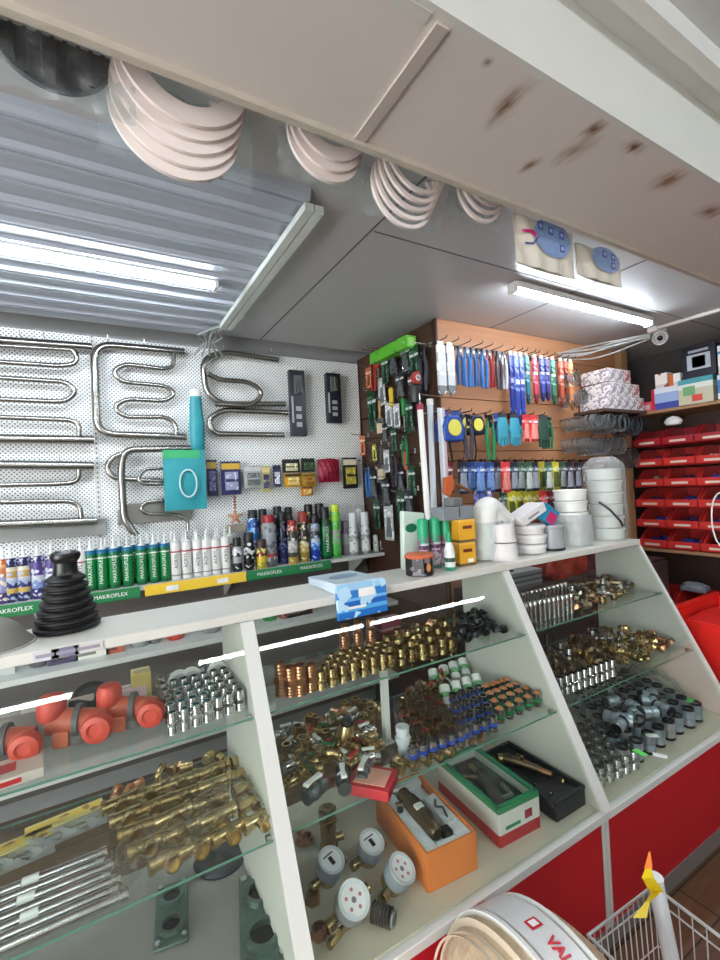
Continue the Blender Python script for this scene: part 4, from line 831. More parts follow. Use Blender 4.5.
pbox('small white carton standing on the red-edged box', 3.56, 1.685, zt+.152, .14, .08, .11, (214, 206, 200), group=GB, spots=(170, 90, 90))
pbox('small white carton with orange end, beside the navy box', 3.54, 1.59, zt+.152, .14, .075, .085, (216, 214, 208), group=GB, parts=[(.1, 0, .5, 1, (210, 110, 60))])
# shelf with patterned cartons on the orange board
t = thing('wall_shelf', 'short shelf with patterned white cartons at the right of the orange board', 'shelf')
B().box(2.86, 1.73, 1.955, 3.37, 1.948, 1.975).build('board', mat('dark_shelf', (78, 56, 44), .5), t)
for x in (2.9, 3.33): B().prism([(1.76, 1.954), (1.947, 1.954), (1.947, 1.88)], x-.006, x+.006, 'x').build('bracket', DARK, t)
FL = 'patterned white cartons on the short shelf'
flm = band_mat('floral_card', [(0, (214, 208, 206)), (.5, (222, 218, 216))], spots=(150, 136, 146), sscale=75, thr=.62)
flm2 = band_mat('floral_card_red', [(0, (206, 196, 190))], spots=(160, 84, 84), sscale=75, thr=.55)
n = 0
for r, (xs_, z) in enumerate([((2.945, 3.035, 3.125, 3.215, 3.305), 1.976), ((2.985, 3.075, 3.165, 3.255), 2.067), ((2.975, 3.065, 3.155), 2.158)]):
    for i, x in enumerate(xs_):
        pbox('patterned white carton, %s from the left in the %s layer' % (ORD[i], ('bottom', 'middle', 'top')[r]), x, 1.83, z, .086, .19, .088, (214, 210, 206), group=FL, name='patterned_carton', m=flm2 if (i+r) >= 4 else flm)
# ring clamps hung in dense coils at the right end of the board
def ringclamp(r, m):
    t = thing('hose_clamp', '', 'hose clamp', (0, 0, 0))
    B().ring([(r-.002, -.006), (r, -.005), (r, .005), (r-.002, .005)], 18, M=RX(PI/2)).build('band', m, t)
    B().box(-.008, -.007, -r-.008, .008, .007, -r+.002).build('screw_housing', m, t); return Proto(t)
ZN = mat('zinc_band', (178, 192, 198), .28, .95, var=.1)
RC1 = ringclamp(.052, ZN); RC2 = ringclamp(.041, ZN); RC3 = ringclamp(.062, mat('dark_zinc_band', (120, 128, 134), .36, .85))
def coil(pr, px, py, n, r, lb, step=.017, x0=0):
    p = AY(px, py, 1.93); z = p.z
    for k in range(n):
        pr.put((p.x+random.uniform(-.004, .004), 1.925-.016-k*step, z-(r*1.17)+.004+random.uniform(-.003, .003)), (random.uniform(-.1, .1), 0, random.uniform(-.12, .12)), '%s %s' % (ORD[k], lb), 'hose clamps on hooks')
    h = B().tube([(0, -(n*step+.03), .018), (0, -(n*step+.025), .0), (0, 0, 0)], .003, 6).build('long_hook', HK, loc=(p.x, TY-.001, z)); tag(h, 'long hook carrying each '+lb.replace(' from the wall', ''), 'hook', 'long hooks of the clamps')
for a in [(RC2, 563, 420, 14, .034, 'small clamp from the wall, first hook of the upper clamp row'), (RC2, 577, 420, 14, .034, 'small clamp from the wall, second hook of the upper clamp row'), (RC1, 592, 420, 13, .045, 'medium clamp from the wall, third hook of the upper clamp row'), (RC3, 612, 419, 10, .062, 'large dull clamp from the wall, right end of the upper row'),
          (RC2, 562, 441, 12, .034, 'small clamp from the wall, first hook of the lower clamp row'), (RC1, 576, 441, 12, .045, 'medium clamp from the wall, second hook of the lower clamp row'), (RC1, 592, 441, 12, .045, 'medium clamp from the wall, third hook of the lower clamp row'), (RC3, 612, 450, 9, .062, 'large dull clamp from the wall, right end of the lower row'),
          (RC2, 557, 377, 8, .034, 'small clamp from the wall beside the cartons, left hook'), (RC2, 560, 396, 10, .034, 'small clamp from the wall beside the cartons, lower hook')]:
    coil(*a)
for i, (px, py) in enumerate([(585, 462), (596, 462), (606, 464)]):
    Bl_d.put((AY(px, py, 1.84).x, 1.84, AY(px, py, 1.84).z), (0, 0, 0), ('dark pack under the clamps, left one', 'dark pack under the clamps, middle one', 'dark pack under the clamps, right one')[i], rowC, 1.05)
    hookat(px, py-1, ('left', 'middle', 'right')[i]+' hook under the ring clamps', 'hooks under the clamps')
# cables in a bundle at the ceiling corner and the camera
t = thing('cable_bundle', 'bundle of pale loose cables running along the ceiling corner', 'cable bundle', (0, 0, 0))
for i in range(6):
    r = random.Random(i); pts = [AY(560+r.uniform(-4, 6), 352+i*1.2, 1.93)]
    pts += [AY(588+r.uniform(-5, 5), 346+i*2.6+r.uniform(-2, 2), 1.80), AY(616+r.uniform(-5, 5), 341+i*1.6+r.uniform(-3, 3), 1.66), AY(650, 334+i*.9, 1.52)]
    pts = [Vector((p.x, p.y, min(p.z, 2.455))) for p in pts]
    B().tube(fillet(pts, .15, 5), .0045, 6).build('cable', [mat('cable_pale', (150, 150, 148), .4), mat('cable_dark', (60, 64, 80), .4), mat('cable_blue', (60, 70, 160), .4)][i % 3 if i > 5 else 0], t)
a, b = AZ(650, 330, 2.455), AZ(760, 298, 2.455); t = thing('cable_duct', 'thin white cable duct along the ceiling above the security camera', 'duct', tuple(a))
B().tube([(0, 0, 0), tuple(b-a)], .012, 6).build('duct', WPLAST, t)
p = AZ(660, 338, 2.40); t = thing('security_camera', 'white round security camera under the ceiling near the right lamp', 'camera', tuple(p))
d = (EYE-p).normalized(); d.z = -.25; q = d.to_track_quat('Z', 'Y').to_matrix().to_4x4()
B().lathe([(.0, -.07), (.035, -.065), (.045, -.02), (.045, .02), (.040, .03)], 18, M=q).build('housing', WPLAST, t)
B().lathe([(.040, .028), (.030, .034), (.018, .036)], 18, M=q).build('bezel', mat('cam_grey', (150, 150, 150), .3), t); B().lathe([(.018, .035), (.010, .041), (0, .042)], 14, M=q).build('lens', mat('lens_black', (10, 10, 12), .08), t)
B().cyl((0, 0, .02), (0, 0, .069), .012).build('mount', WPLAST, t); B().box(-.07, -.02, .035, .05, .04, .069).build('junction_box', WPLAST, t, bevel=.003)
# dark stock under the orange board
t = thing('base_cabinet', 'dark low cabinet under the orange board, seen through the right case', 'cabinet', (0, 0, 0))
B().box(1.70, 1.66, 0, 3.36, 1.945, .95).build('carcass', mat('cabinet_dark', (54, 42, 40), .5), t)
for i in range(4):
    x = 1.71+i*.414; dd = B().box(x, 1.642, .05, x+.40, 1.659, .93).build('door', mat('cabinet_door', (66, 50, 46), .45), t, bevel=.003); B().box(x+.34, 1.63, .6, x+.35, 1.643, .70).build('handle', CHROME, dd)
CR = mat('crinkled_red_film', (176, 60, 44), .3, var=.5, scale=30, bump=.6)
def crumpled(name, lb, cat, x, y, z, w, d, h, m, seed=0, group=None):
    r = random.Random(seed); ph = [r.uniform(0, 6) for _ in range(6)]
    def fn(u, v):
        a = u*2*PI; prof = [(.0, 0), (.92, 0), (1.0, .12), (.98, .45), (.86, .75), (.5, .96), (.0, 1.0)]
        s = v*(len(prof)-1); i = min(int(s), len(prof)-2); f = s-i; R = prof[i][0]*(1-f)+prof[i+1][0]*f; Z = prof[i][1]*(1-f)+prof[i+1][1]*f
        k = 1+.10*math.sin(3*a+ph[0]+v*5)+.06*math.sin(7*a+ph[1]-v*9)+.04*math.sin(13*a+ph[2]+v*17)
        ca, sa = math.cos(a), math.sin(a); sq = 1/max(abs(ca), abs(sa))**.55
        return (ca*sq*R*k*w/2, sa*sq*R*k*d/2, max(0, Z*h*(1+.06*math.sin(5*a+ph[3]+v*6))))
    o = B().sheet(fn, 40, 18).build(name, m, None, angle=60, loc=(x, y, z)); tag(o, lb, cat, group); return o
crumpled('red_bag', 'crumpled red bag behind the right case, on the low cabinet', 'bag', 2.38, 1.80, .95, .36, .22, .24, CR, 3)
pbox('flat ridged pale grey box on the low cabinet behind the right case', 1.95, 1.79, .95, .34, .20, .09, (150, 154, 154), [(0, (120, 124, 126)), (.2, (170, 172, 172)), (.35, (110, 114, 116)), (.5, (170, 172, 172)), (.65, (110, 114, 116)), (.8, (170, 172, 172))], name='ridged_box')
pbox('purple-dark box on the low cabinet near the board corner', 1.83, 1.80, 1.042, .20, .16, .10, (52, 44, 80), name='dark_box', spots=(120, 90, 130))
crumpled('maroon_bag', 'dark maroon bag on the low cabinet beside the red bag', 'bag', 2.72, 1.80, .95, .28, .22, .18, mat('maroon_film', (96, 44, 46), .4, var=.4, bump=.5), 5)
# red crates beyond the end of the right case
t = thing('crate_stand', 'dark low stand beyond the end of the right case', 'stand', (0, 0, 0))
B().box(2.52, .72, .40, 3.22, 1.33, .43).build('top', mat('stand_dark', (40, 36, 44), .5), t)
for x in (2.55, 3.19):
    for y in (.75, 1.30): B().box(x-.02, y-.02, 0, x+.02, y+.02, .40).build('leg', mat('stand_dark', (40, 36, 44), .5), t)
REDS = mat('shiny_red_plastic', (222, 44, 38), .22, var=.15, bump=.25, bscale=9)
t = thing('red_crate', 'large shiny red plastic crate beyond the end of the right case', 'crate', (2.87, 1.02, .432))
w, d, h = .32, .28, .36
for s in (-1, 1):
    B().prism([(-w*.9, 0), (w*.9, 0), (w, h), (-w, h)], s*d-.006, s*d+.006, 'y').build('long_side', REDS, t)
    B().prism([(-d*.97, 0), (d*.97, 0), (d*.97, h), (-d*.97, h)], s*w*.95-.006, s*w*.95+.006, 'x').build('short_side', REDS, t)
B().box(-w*.9, -d, 0, w*.9, d, .01).build('bottom', REDS, t)
for s in (-1, 1): B().box(-w-.015, s*(d+.006)-.014, h-.012, w+.015, s*(d+.006)+.014, h+.012).build('rim', REDS, t, bevel=.004)
for k in (.33, .66): B().box(-w*.97, -d-.013, h*k, w*.97, -d-.002, h*k+.014).build('rib', REDS, t, bevel=.004)
B().sheet(lambda u, v: ((u-.5)*.6, (v-.5)*.52, h-.06+.03*math.sin(u*7)*math.sin(v*5+1)), 12, 10).build('folded_cloth', mat('red_cloth', (214, 40, 36), .4, bump=.3), t)
crumpled('grey_pack', 'crumpled grey film pack between the right case end and the red bins', 'pack', 3.60, 1.60, .70 if 0 else .558+.135, .10, .16, .06, mat('grey_film', (150, 156, 166), .25, var=.3, bump=.5), 8)
t = thing('wire_loop', 'white wire loop hanging in front of the red bins at the right edge', 'wire', tuple(AX(722, 520, 3.36)))
B().tube([(.03*0, .05*math.cos(a)*1.1, .17*math.sin(a)) for a in [PI*2*i/28 for i in range(28)]], .005, 6, closed=True).build('loop', WPLAST, t); B().tube([(0, 0, .17), (.06, 0, .2)], .004, 6).build('hook', CHROME, t)
# ================================================================== on the counter
ZC = ZT+.0005
def cpos(px, py, z=ZC):
    return AZ(px, py, z)
def CP(px, y): return Vector((AY(px, 552, y).x, y, ZC))
p = cpos(68, 628); t = thing('rubber_boot', 'black pleated rubber boot standing on the counter at the left', 'rubber boot', (p.x, p.y, ZC))
pr = [(.070, 0), (.078, .006)]
for k in range(6):
    z = .006+k*.021; r = .078-.0052*k; pr += [(r, z+.003), (r+.001, z+.007), (r-.010, z+.013), (r-.010, z+.016), (r-.004, z+.0205)]
pr += [(.047, .137), (.032, .147)]
B().lathe(pr, 32).build('bellows', RUBBER, t, angle=25)
B().lathe([(.032, .146), (.029, .155), (.028, .178), (.034, .186), (.037, .196), (.034, .204), (.026, .208), (.020, .203), (0, .200)], 24).build('collar', mat('rubber_gloss', (18, 18, 19), .3), t)
p = cpos(-14, 650); t = thing('plunger_cup', 'grey domed rubber cup on the counter at the left edge', 'plunger', (p.x, p.y+.02, ZC))
B().lathe([(.090, 0), (.092, .006), (.078, .020), (.062, .045), (.040, .062), (.018, .070), (0, .072)], 28).build('dome', mat('grey_rubber', (128, 124, 116), .5), t); B().ring([(.086, 0), (.096, 0), (.096, .004), (.086, .004)], 28, M=T(0, 0, .0)).build('rim', mat('pale_rim', (190, 188, 182), .4), t)
for k, (px, py, w, c) in enumerate([(47, 656, .05, (206, 204, 210)), (66, 652, .055, (120, 116, 140)), (89, 648, .06, (206, 200, 198))]):
    p = cpos(px, py, ZT-.02); o = B().box(-w/2, -.0008, -.011, w/2, .0, .011, 0).box(-w*.4, -.0012, -.004, w*.4, -.0008, .004, 1).build('price_tag', [mat('tag_%d' % k, c, .5), mat('tag_print', (150, 146, 160), .5)], smooth=False, loc=(p.x, YT-.013, ZT-.013))
    tag(o, ('pale', 'dark', 'cream')[k]+' price tag stuck on the counter edge below the black rubber boot', 'price tag', 'price tags on the counter edge')
# blue printed packet bent over the counter edge
def blue_sheet(u, v):
    w = .185; x = (u-.5)*w
    if v < .55: k = v/.55; return (x, 0.215-.225*k, .032+.008*math.sin(u*3.14))
    k = (v-.55)/.45; return (x, -.010-.020*math.sin(k*1.6), .030-.105*k)
p = cpos(372, 596); t = thing('towel_packet', 'blue and white printed film packet bent over the counter edge of the middle case', 'packet', (p.x, YT-.004, ZC+.0008), 0)
wav = band_mat('packet_blue', [(0, (30, 110, 190)), (.22, (90, 170, 226)), (.34, (30, 96, 180)), (.50, (110, 180, 230)), (.58, (40, 120, 196)), (.80, (150, 196, 226))], spots=(180, 216, 238), sscale=34, thr=.8)
B().prism([(-.034, -.075), (-.022, -.078), (-.018, .0), (-.016, .030), (-.022, .034), (-.030, .02)], -.093, .093, 'x').build('front_face', wav, t, bevel=.003)
B().prism([(-.010, 0), (.20, 0), (.205, .028), (-.018, .036)], -.088, .088, 'x').build('top_face', mat('packet_pale', (190, 206, 216), .3, var=.15, bump=.3), t, bevel=.004)
B().lathe([(.0, 0), (1, 0)], 24, M=T(.0, .10, .0345) @ Matrix.Diagonal((.055, .028, 1, 1))).build('printed_oval', mat('oval_grey', (130, 156, 180), .4), t)
B().box(-.015, -.0325, -.012, .045, -.029, .014).build('white_label', PRINT, t)
B().box(-.06, -.0345, -.046, .01, -.030, -.038).build('printed_word', PRINT, t)
# orange and black tub
p = CP(419, 1.37); t = thing('sponge_tub', 'black and orange lidded tub at the counter edge left of the green cans', 'tub', (p.x, p.y, ZC))
B().lathe([(.050, 0), (.054, .004), (.054, .066)], 8, M=RZ(PI/8)).build('tub_body', band_mat('tub_dark', [(0, (30, 26, 26)), (.35, (50, 46, 48)), (.45, (26, 24, 26))], spots=(120, 116, 120), sscale=60, thr=.85), t, smooth=False)
B().lathe([(.056, .066), (.057, .072), (.050, .080), (.0, .083)], 20).build('lid', mat('lid_orange', (196, 96, 60), .45, var=.3, scale=50, bump=.4), t)
B().sheet(lambda u, v: (.022*(u-.5)*(1-abs(v-.5)), -.0535, .018+.03*v), 3, 6).build('printed_flame', mat('flame_orange', (216, 140, 80), .4), t)
# green and white spray cans
G2 = mat('can_green_top', (30, 160, 110), .4); WL = band_mat('can_white_low', [(0, (40, 150, 110)), (.08, (214, 206, 214)), (.55, (90, 60, 90)), (.66, (200, 206, 206)), (.72, (30, 156, 108))], spots=(160, 90, 140), sscale=110, thr=.75)
for i, (px, py, r, h, lb) in enumerate([(424, 566, .022, .20, 'left'), (436, 565, .022, .20, 'middle'), (446.5, 566, .019, .195, 'right')]):
    p = CP(px, 1.44); t = thing('green_spray_can', 'green-topped white spray can on the counter, %s one of three' % lb, 'spray can', (p.x, p.y, ZC), .2*i, 'green-topped spray cans on the counter')
    B().lathe([(r*.9, 0), (r, .004), (r, h*.72)], 16).build('can', WL, t); B().lathe([(r, h*.72), (r*.98, h*.95), (r*.8, h)], 16).build('cap', G2, t)
p = CP(449.5, 1.36); t = thing('squeeze_bottle', 'small white bottle with a green cap in front of the green-topped cans', 'bottle', (p.x, p.y, ZC))
B().lathe([(.019, 0), (.021, .004), (.021, .07), (.014, .10), (.008, .108)], 16).build('bottle', band_mat('bottle_white', [(0, (40, 150, 110)), (.12, (222, 226, 222)), (.3, (60, 90, 70)), (.45, (222, 226, 222))], rough=.35), t); B().lathe([(.008, .106), (.010, .112), (.006, .145), (0, .148)], 12).build('cap', G2, t)
# yellow boxes with the grey box on top
p = CP(461, 1.42); YB2 = band_mat('yellow_card', [(0, (120, 96, 60)), (.12, (232, 170, 44)), (.9, (240, 190, 80))], rough=.4)
for k in range(2):
    t = thing('yellow_box', ('lower', 'upper')[k]+' yellow box of the pair on the counter, beside the green-topped cans', 'box', (p.x+.004*k, p.y, ZC+.094*k), -.1, 'yellow boxes on the counter')
    B().box(-.040, -.045, 0, .040, .045, .0935).build('carton', YB2, t, bevel=.002); B().box(-.022, -.0462, .055, .022, -.045, .068).build('printed_mark', mat('mark_brown', (110, 50, 30), .5), t)
    if k == 0: B().box(.0, -.0462, .012, .026, -.045, .028).build('barcode_label', PRINT, t)
t = thing('grey_box', 'flat grey box lying on the yellow boxes', 'box', (p.x-.035, p.y, ZC+.1885), -.1)
B().box(-.075, -.045, 0, .075, .045, .052).build('carton', mat('card_grey', (128, 134, 138), .4, var=.15), t, bevel=.003); B().box(.0, -.046, .01, .004, -.044, .05).build('seam', DARK, t)
o = B().box(-.025, -.03, 0, .025, .03, .035).build('small_grey_box', mat('card_grey2', (110, 112, 112), .5), bevel=.003, loc=(p.x-.03, p.y, ZC+.241)); tag(o, 'small dark grey box on top of the flat grey box', 'box')
# pale pouch behind the cans
p = AY(410, 530, 1.50); t = thing('paper_pouch', 'pale pouch with a green oval mark behind the green-topped cans', 'pouch', (p.x, 1.49, ZC))
B().prism([(-.055, 0), (.055, 0), (.06, .22), (-.045, .235)], -.014, .014, 'y').build('pouch_body', mat('pouch_pale', (200, 214, 200), .4, var=.1, bump=.3), t, bevel=.004)
B().lathe([(0, 0), (1, 0)], 20, M=T(-.012, -.0152, .165) @ RX(PI/2) @ Matrix.Diagonal((.028, .018, 1, 1))).build('oval_mark', mat('mark_green', (30, 110, 80), .4), t)
# white bent drain elbow in film
p = CP(486, 1.43); t = thing('drain_elbow', 'large white bent drain pipe in clear film on the counter', 'drain pipe', (p.x, p.y, ZC))
el = fillet([(0, 0, .012), (.0, 0, .25), (.15, .03, .14)], .10, 8)
B().tube(el, [.050]*3+[.054]*(len(el)-3), 20).build('pipe', WPLAST, t)
for z in (.012, .05, .09): B().ring([(.046, z-.006), (.057, z-.006), (.057, z+.006), (.046, z+.006)], 24).build('rim', WPLAST, t)
B().sheet(lambda u, v: ((.075+.012*math.sin(u*19+v*4)+.02*(1-v))*math.cos(u*2*PI)+.10*v*v*0, (.062+.008*math.sin(u*23-v*6))*math.sin(u*2*PI), .004+v*.16), 48, 8).build('film_wrap', BAGF, t)
# stack of white cups
p = CP(504, 1.372); WM = mat('white_paper', (226, 222, 222), .5, var=.05)
for k in range(2):
    t = thing('white_cup', ('lower', 'upper')[k]+' of two upturned white cups on the counter', 'cup', (p.x, p.y, ZC+.078*k), 0, 'white cups on the counter')
    s = 1-.1*k; B().lathe([(.057*s, 0), (.058*s, .004), (.054*s, .06), (.050*s, .072), (0, .074)], 24).build('cup_body', WM, t); B().ring([(.054*s, 0), (.061*s, 0), (.061*s, .008), (.054*s, .008)], 24).build('rim', WM, t)
# white round tubs stacked and a tilted carton on them
p = CP(531, 1.41)
for k in range(3):
    t = thing('white_tub', ('lowest', 'middle', 'upper')[k]+' white round tub of the stack right of the cups', 'tub', (p.x+.006*math.sin(k*2), p.y, ZC+.044*k), 0, 'white round tubs on the counter')
    B().lathe([(.058, 0), (.064, .004), (.066, .034), (.060, .042), (0, .0425)], 24).build('tub_body', WM, t); B().ring([(.062, .028), (.070, .028), (.070, .038), (.062, .038)], 24).build('lid_rim', WPLAST, t)
t = thing('white_carton', 'white carton lying tilted on the stacked white tubs', 'box', (p.x-.01, p.y, ZC+.160), 0, None, rot=(0, -.42, -.1))
B().box(-.075, -.05, 0, .075, .05, .042).build('carton', WM, t, bevel=.002); B().box(-.04, -.0508, .014, .03, -.0495, .022).build('printed_line', mat('print_grey2', (130, 140, 150), .5), t)
# grey tub with the blue-pink packet
p = CP(552, 1.40); t = thing('grey_tub', 'translucent grey tub with a black foot on the counter', 'tub', (p.x, p.y, ZC))
B().lathe([(.056, 0), (.060, .003), (.060, .012)], 24).build('foot', DARK, t); B().lathe([(.058, .012), (.055, .10), (.060, .104), (.060, .116), (.052, .118), (0, .118)], 24).build('tub_body', mat('tub_grey', (160, 164, 168), .25, var=.1), t)
t = thing('sponge_packet', 'bright blue packet with a pink patch leaning on the grey tub', 'packet', (p.x-.03, p.y, ZC+.158), 0, None, rot=(.2, .55, 0))
B().box(-.055, -.018, -.03, .055, .018, .05).build('packet_body', mat('packet_cyan', (40, 150, 190), .3, var=.25, bump=.4), t, bevel=.006); B().box(-.01, -.0195, -.02, .045, -.0175, .03).build('pink_patch', mat('pink', (206, 50, 110), .4), t)
# buckets in film
def nest(name, lb, px, py, rad, n, step, h, m, group):
    p = CP(px, 1.425); out = []
    for k in range(n):
        t = thing(name, '%s %s' % (ORD[k], lb), 'bucket', (p.x, p.y, ZC+k*step), 0, group)
        B().lathe([(rad*.90, 0), (rad*.96, .004), (rad, h*.8), (rad*1.05, h*.82), (rad*1.05, h), (rad*.98, h), (rad*.9, h-.006), (0, h-.008)], 28).build('bucket_body', m, t)
    return p
p = nest('white_bucket', 'white lidded tub from below in the shorter film-wrapped stack', 573, 549, .075, 5, .055, .053, WPLAST, 'shorter stack of white tubs')
t = thing('film_wrap', 'crinkled clear film around the shorter stack of white tubs', 'film', (p.x, p.y, ZC))
B().sheet(lambda u, v: ((.092+.006*math.sin(u*37+v*7)+.004*math.sin(u*90))*math.cos(u*2*PI), (.092+.006*math.sin(u*41))*math.sin(u*2*PI), .002+v*.15), 60, 6).build('film', MILKY, t)
p = nest('white_bucket', 'white tub from below in the tall film-wrapped stack', 608, 546, .082, 6, .062, .060, WPLAST, 'tall stack of white tubs')
t = thing('film_wrap', 'crinkled clear film with a tied top around the tall stack of white tubs', 'film', (p.x, p.y, ZC))
B().sheet(lambda u, v: ((.098+.006*math.sin(u*37+v*7)-(.05*max(0, v-.9)*10))*math.cos(u*2*PI), (.098+.006*math.sin(u*41)-(.05*max(0, v-.9)*10))*math.sin(u*2*PI), .002+v*.43), 60, 12).build('film', clear_mat('film_thin', (244, 248, 248), .1, 1.35, bump=1, milk=.24), t)
B().tube([(-.104, -.03, .20), (-.085, -.075, .16), (-.05, -.105, .10), (-.04, -.108, .075)], .006, 8).build('black_strap', DARK, t)
p = cpos(640, 546); t = thing('film_bag', 'clear crumpled film bag at the right end of the counter', 'bag', (2.318, 1.43, ZC))
B().sheet(lambda u, v: ((.055+.012*math.sin(u*25+v*9))*(1-.5*v*v)*math.cos(u*2*PI), (.05+.01*math.sin(u*31-v*7))*(1-.5*v*v)*math.sin(u*2*PI), .002+v*.30), 48, 12).build('film', FILM, t)
B().tube([(0, 0, .004), (.01, 0, .30)], [.03, .012], 8).build('rolled_film', MILKY, t)
# ================================================================== fittings in the cases
Z1, Z2, Z0 = .9555, .7135, .4445
def thread(r, z0, z1, n=4, d=.0012):
    out = []
    for k in range(n): z = z0+(z1-z0)*k/n; out += [(r, z), (r-d, z+(z1-z0)/n*.55)]
    return out+[(r, z1)]
def hexz(m, r, z0, z1, M=None, mi=0): m.lathe([(r*.94, z0), (r, z0+.001), (r, z1-.001), (r*.94, z1)], 6, mi, M)
def nipple(m1, r=.014, h=.05, name='threaded_nipple', cat='pipe fitting'):
    t = thing(name, '', cat); B().lathe(thread(r, 0, h*.38)+[(r*.95, h*.38)], 14).build('lower_thread', m1, t)
    b = B(); hexz(b, r*1.22, h*.36, h*.56); b.build('hex_collar', m1, t, smooth=False)
    B().lathe([(r*.93, h*.56)]+thread(r*.93, h*.57, h)+[(r*.74, h), (r*.70, h*.8), (0, h*.8)], 14).build('upper_thread', m1, t); return Proto(t)
def coupling(m1, r=.016, h=.045, ring=None, name='pipe_coupling', mid=None):
    t = thing(name, '', 'pipe fitting'); b = B().lathe([(r*.9, 0), (r, .002), (r, h*.3), (r*.86, h*.34), (r*.86, h*.62), (r*.98, h*.66), (r*.98, h), (r*.76, h), (r*.72, h*.6), (0, h*.6)], 14); b.build('body', m1, t)
    B().ring([(r*.84, h*.36), (r*1.08, h*.38), (r*1.08, h*.58), (r*.84, h*.6)], 14).build('ring', ring or m1, t)
    if mid: B().lathe([(r*.74, h), (r*.60, h+.006), (r*.5, h+.006), (0, h+.001)], 12).build('insert', mid, t)
    return Proto(t)
def elbow(m1, r=.013, L=.034, name='pipe_elbow'):
    t = thing(name, '', 'pipe fitting'); b = B(); b.tube(fillet([(0, 0, .002), (0, 0, L), (L, 0, L)], L*.8, 4), r, 12); b.build('bend', m1, t)
    b = B(); hexz(b, r*1.3, 0, .010); b.build('nut', m1, t, smooth=False)
    b = B(); b.ring([(r*.7, 0), (r*1.2, 0), (r*1.2, .010), (r*.7, .010)], 14, M=T(L-.006, 0, L) @ RY(PI/2)); b.build('collar', m1, t); return Proto(t)
def tee(m1, r=.014, L=.036, name='pipe_tee'):
    t = thing(name, '', 'pipe fitting'); B().cyl((-L, 0, r*1.2), (L, 0, r*1.2), r, n=12).build('run', m1, t)
    b = B(); b.lathe([(r*.9, 0), (r, L*.8), (r*1.2, L*.82), (r*1.2, L*1.1), (r*.8, L*1.1), (r*.8, L*.7), (0, L*.7)], 12, M=T(0, 0, r*1.2)); b.build('branch', m1, t)
    b = B()
    for s in (-1, 1): b.ring([(r*.75, 0), (r*1.22, 0), (r*1.22, .010), (r*.75, .010)], 12, M=T(s*L-.005, 0, r*1.2) @ RY(PI/2))
    b.build('collars', m1, t); t.children[-1].name = 'end_collar'; return Proto(t)
def ringo(m1, r=.018, w=.010, name='rubber_ring', cat='ring'):
    t = B().tube([(r*math.cos(a), r*math.sin(a), w*.5) for a in [2*PI*i/16 for i in range(16)]], w*.5, 8, closed=True).build(name, m1); tag(t, '', cat); return Proto(t)
def band(m1, r=.014, h=.016, name='threaded_bushing', hexa=True):
    t = thing(name, '', 'pipe fitting'); b = B()
    if hexa: b.ring([(r*.7, 0), (r*1.1, 0), (r*1.1, h*.5), (r*.7, h*.5)], 6); b.build('hex', m1, t, smooth=False)
    B().ring([(r*.68, h*.45), (r*.95, h*.45), (r*.92, h), (r*.68, h)], 14).build('thread', m1, t); return Proto(t)
def valve(m1, hm, r=.014, L=.036, name='ball_valve'):
    t = thing(name, '', 'ball valve'); B().lathe([(r*1.15, -L), (r*1.15, -L*.6), (r, -L*.55), (r*1.35, -L*.2), (r*1.35, L*.2), (r, L*.55), (r*1.15, L*.6), (r*1.15, L), (r*.8, L), (0, L*.6)], 12, M=T(0, 0, r*1.35) @ RY(PI/2)).build('body', m1, t)
    B().cyl((0, 0, r*2), (0, 0, r*3.2), r*.5, n=8).build('stem', m1, t)
    b = B(); b.prism([(-.018, -.007), (-.006, -.004), (.006, -.004), (.018, -.007), (.020, .005), (.006, .005), (-.006, .005), (-.020, .005)], r*3.1, r*3.1+.006, 'z'); b.build('butterfly_handle', hm, t, bevel=.001); return Proto(t)
N_CH = nipple(CHROME, .0165, .062); N_BR = nipple(BRASS, .014, .052); N_BRL = nipple(COPPER, .017, .062)
C_BR = coupling(BRASS, .016, .042); C_RD = coupling(BRASS, .016, .046, mat('ring_red', (190, 54, 44), .4)); C_BL = coupling(CHROME, .016, .046, mat('ring_blue', (40, 70, 160), .4)); C_GN = coupling(CHROME, .016, .046, mat('ring_green', (30, 120, 70), .4), mid=mat('insert_orange', (190, 120, 70), .5)); C_DK = coupling(BRONZE, .017, .044)
E_BR, E_DK, E_CU = elbow(BRASS), elbow(BRONZE, .015, .038), elbow(COPPER, .014, .034)
T_BR, T_DK = tee(BRASS), tee(BRONZE)
_k = B().ring([(.011, 0), (.019, 0), (.020, .004), (.020, .018), (.017, .022), (.011, .022)], 14).build('plastic_nut', mat('black_nut', (24, 25, 28), .3)); tag(_k, '', 'nut'); RING_K = Proto(_k); BU_BR = band(BRASS, .016, .018); BU_DK = band(BRONZE, .018, .020); BU_CU = band(COPPER, .018, .020); BU_CH = band(CHROME, .014, .018)
HW, HR, HG, HB = WPLAST, mat('handle_red', (190, 36, 36), .4), mat('handle_green', (30, 110, 60), .4), mat('handle_dark', (40, 50, 54), .4)
V_W, V_R, V_G, V_K = valve(CHROME, HW), valve(BRASS, HR), valve(BRASS, HG), valve(BRASS, HB)
WV = coupling(WPLAST, .017, .06, mat('ring_pale_green', (120, 180, 130), .4), name='white_pipe_coupling')
WORD = {id(k): v for k, v in ((E_BR, 'brass elbow'), (E_DK, 'dark elbow'), (E_CU, 'coppery elbow'), (T_BR, 'brass tee'), (T_DK, 'dark tee'), (C_BR, 'brass coupling'), (C_DK, 'dark coupling'), (C_RD, 'red-ringed coupling'), (BU_BR, 'brass bushing'), (BU_DK, 'dark bushing'), (BU_CU, 'coppery bushing'), (BU_CH, 'chrome bushing'), (RING_K, 'black plastic nut'), (V_W, 'white-handled valve'), (V_R, 'red-handled valve'), (V_G, 'green-handled valve'), (V_K, 'dark-handled valve'), (N_CH, 'chrome nipple'))}
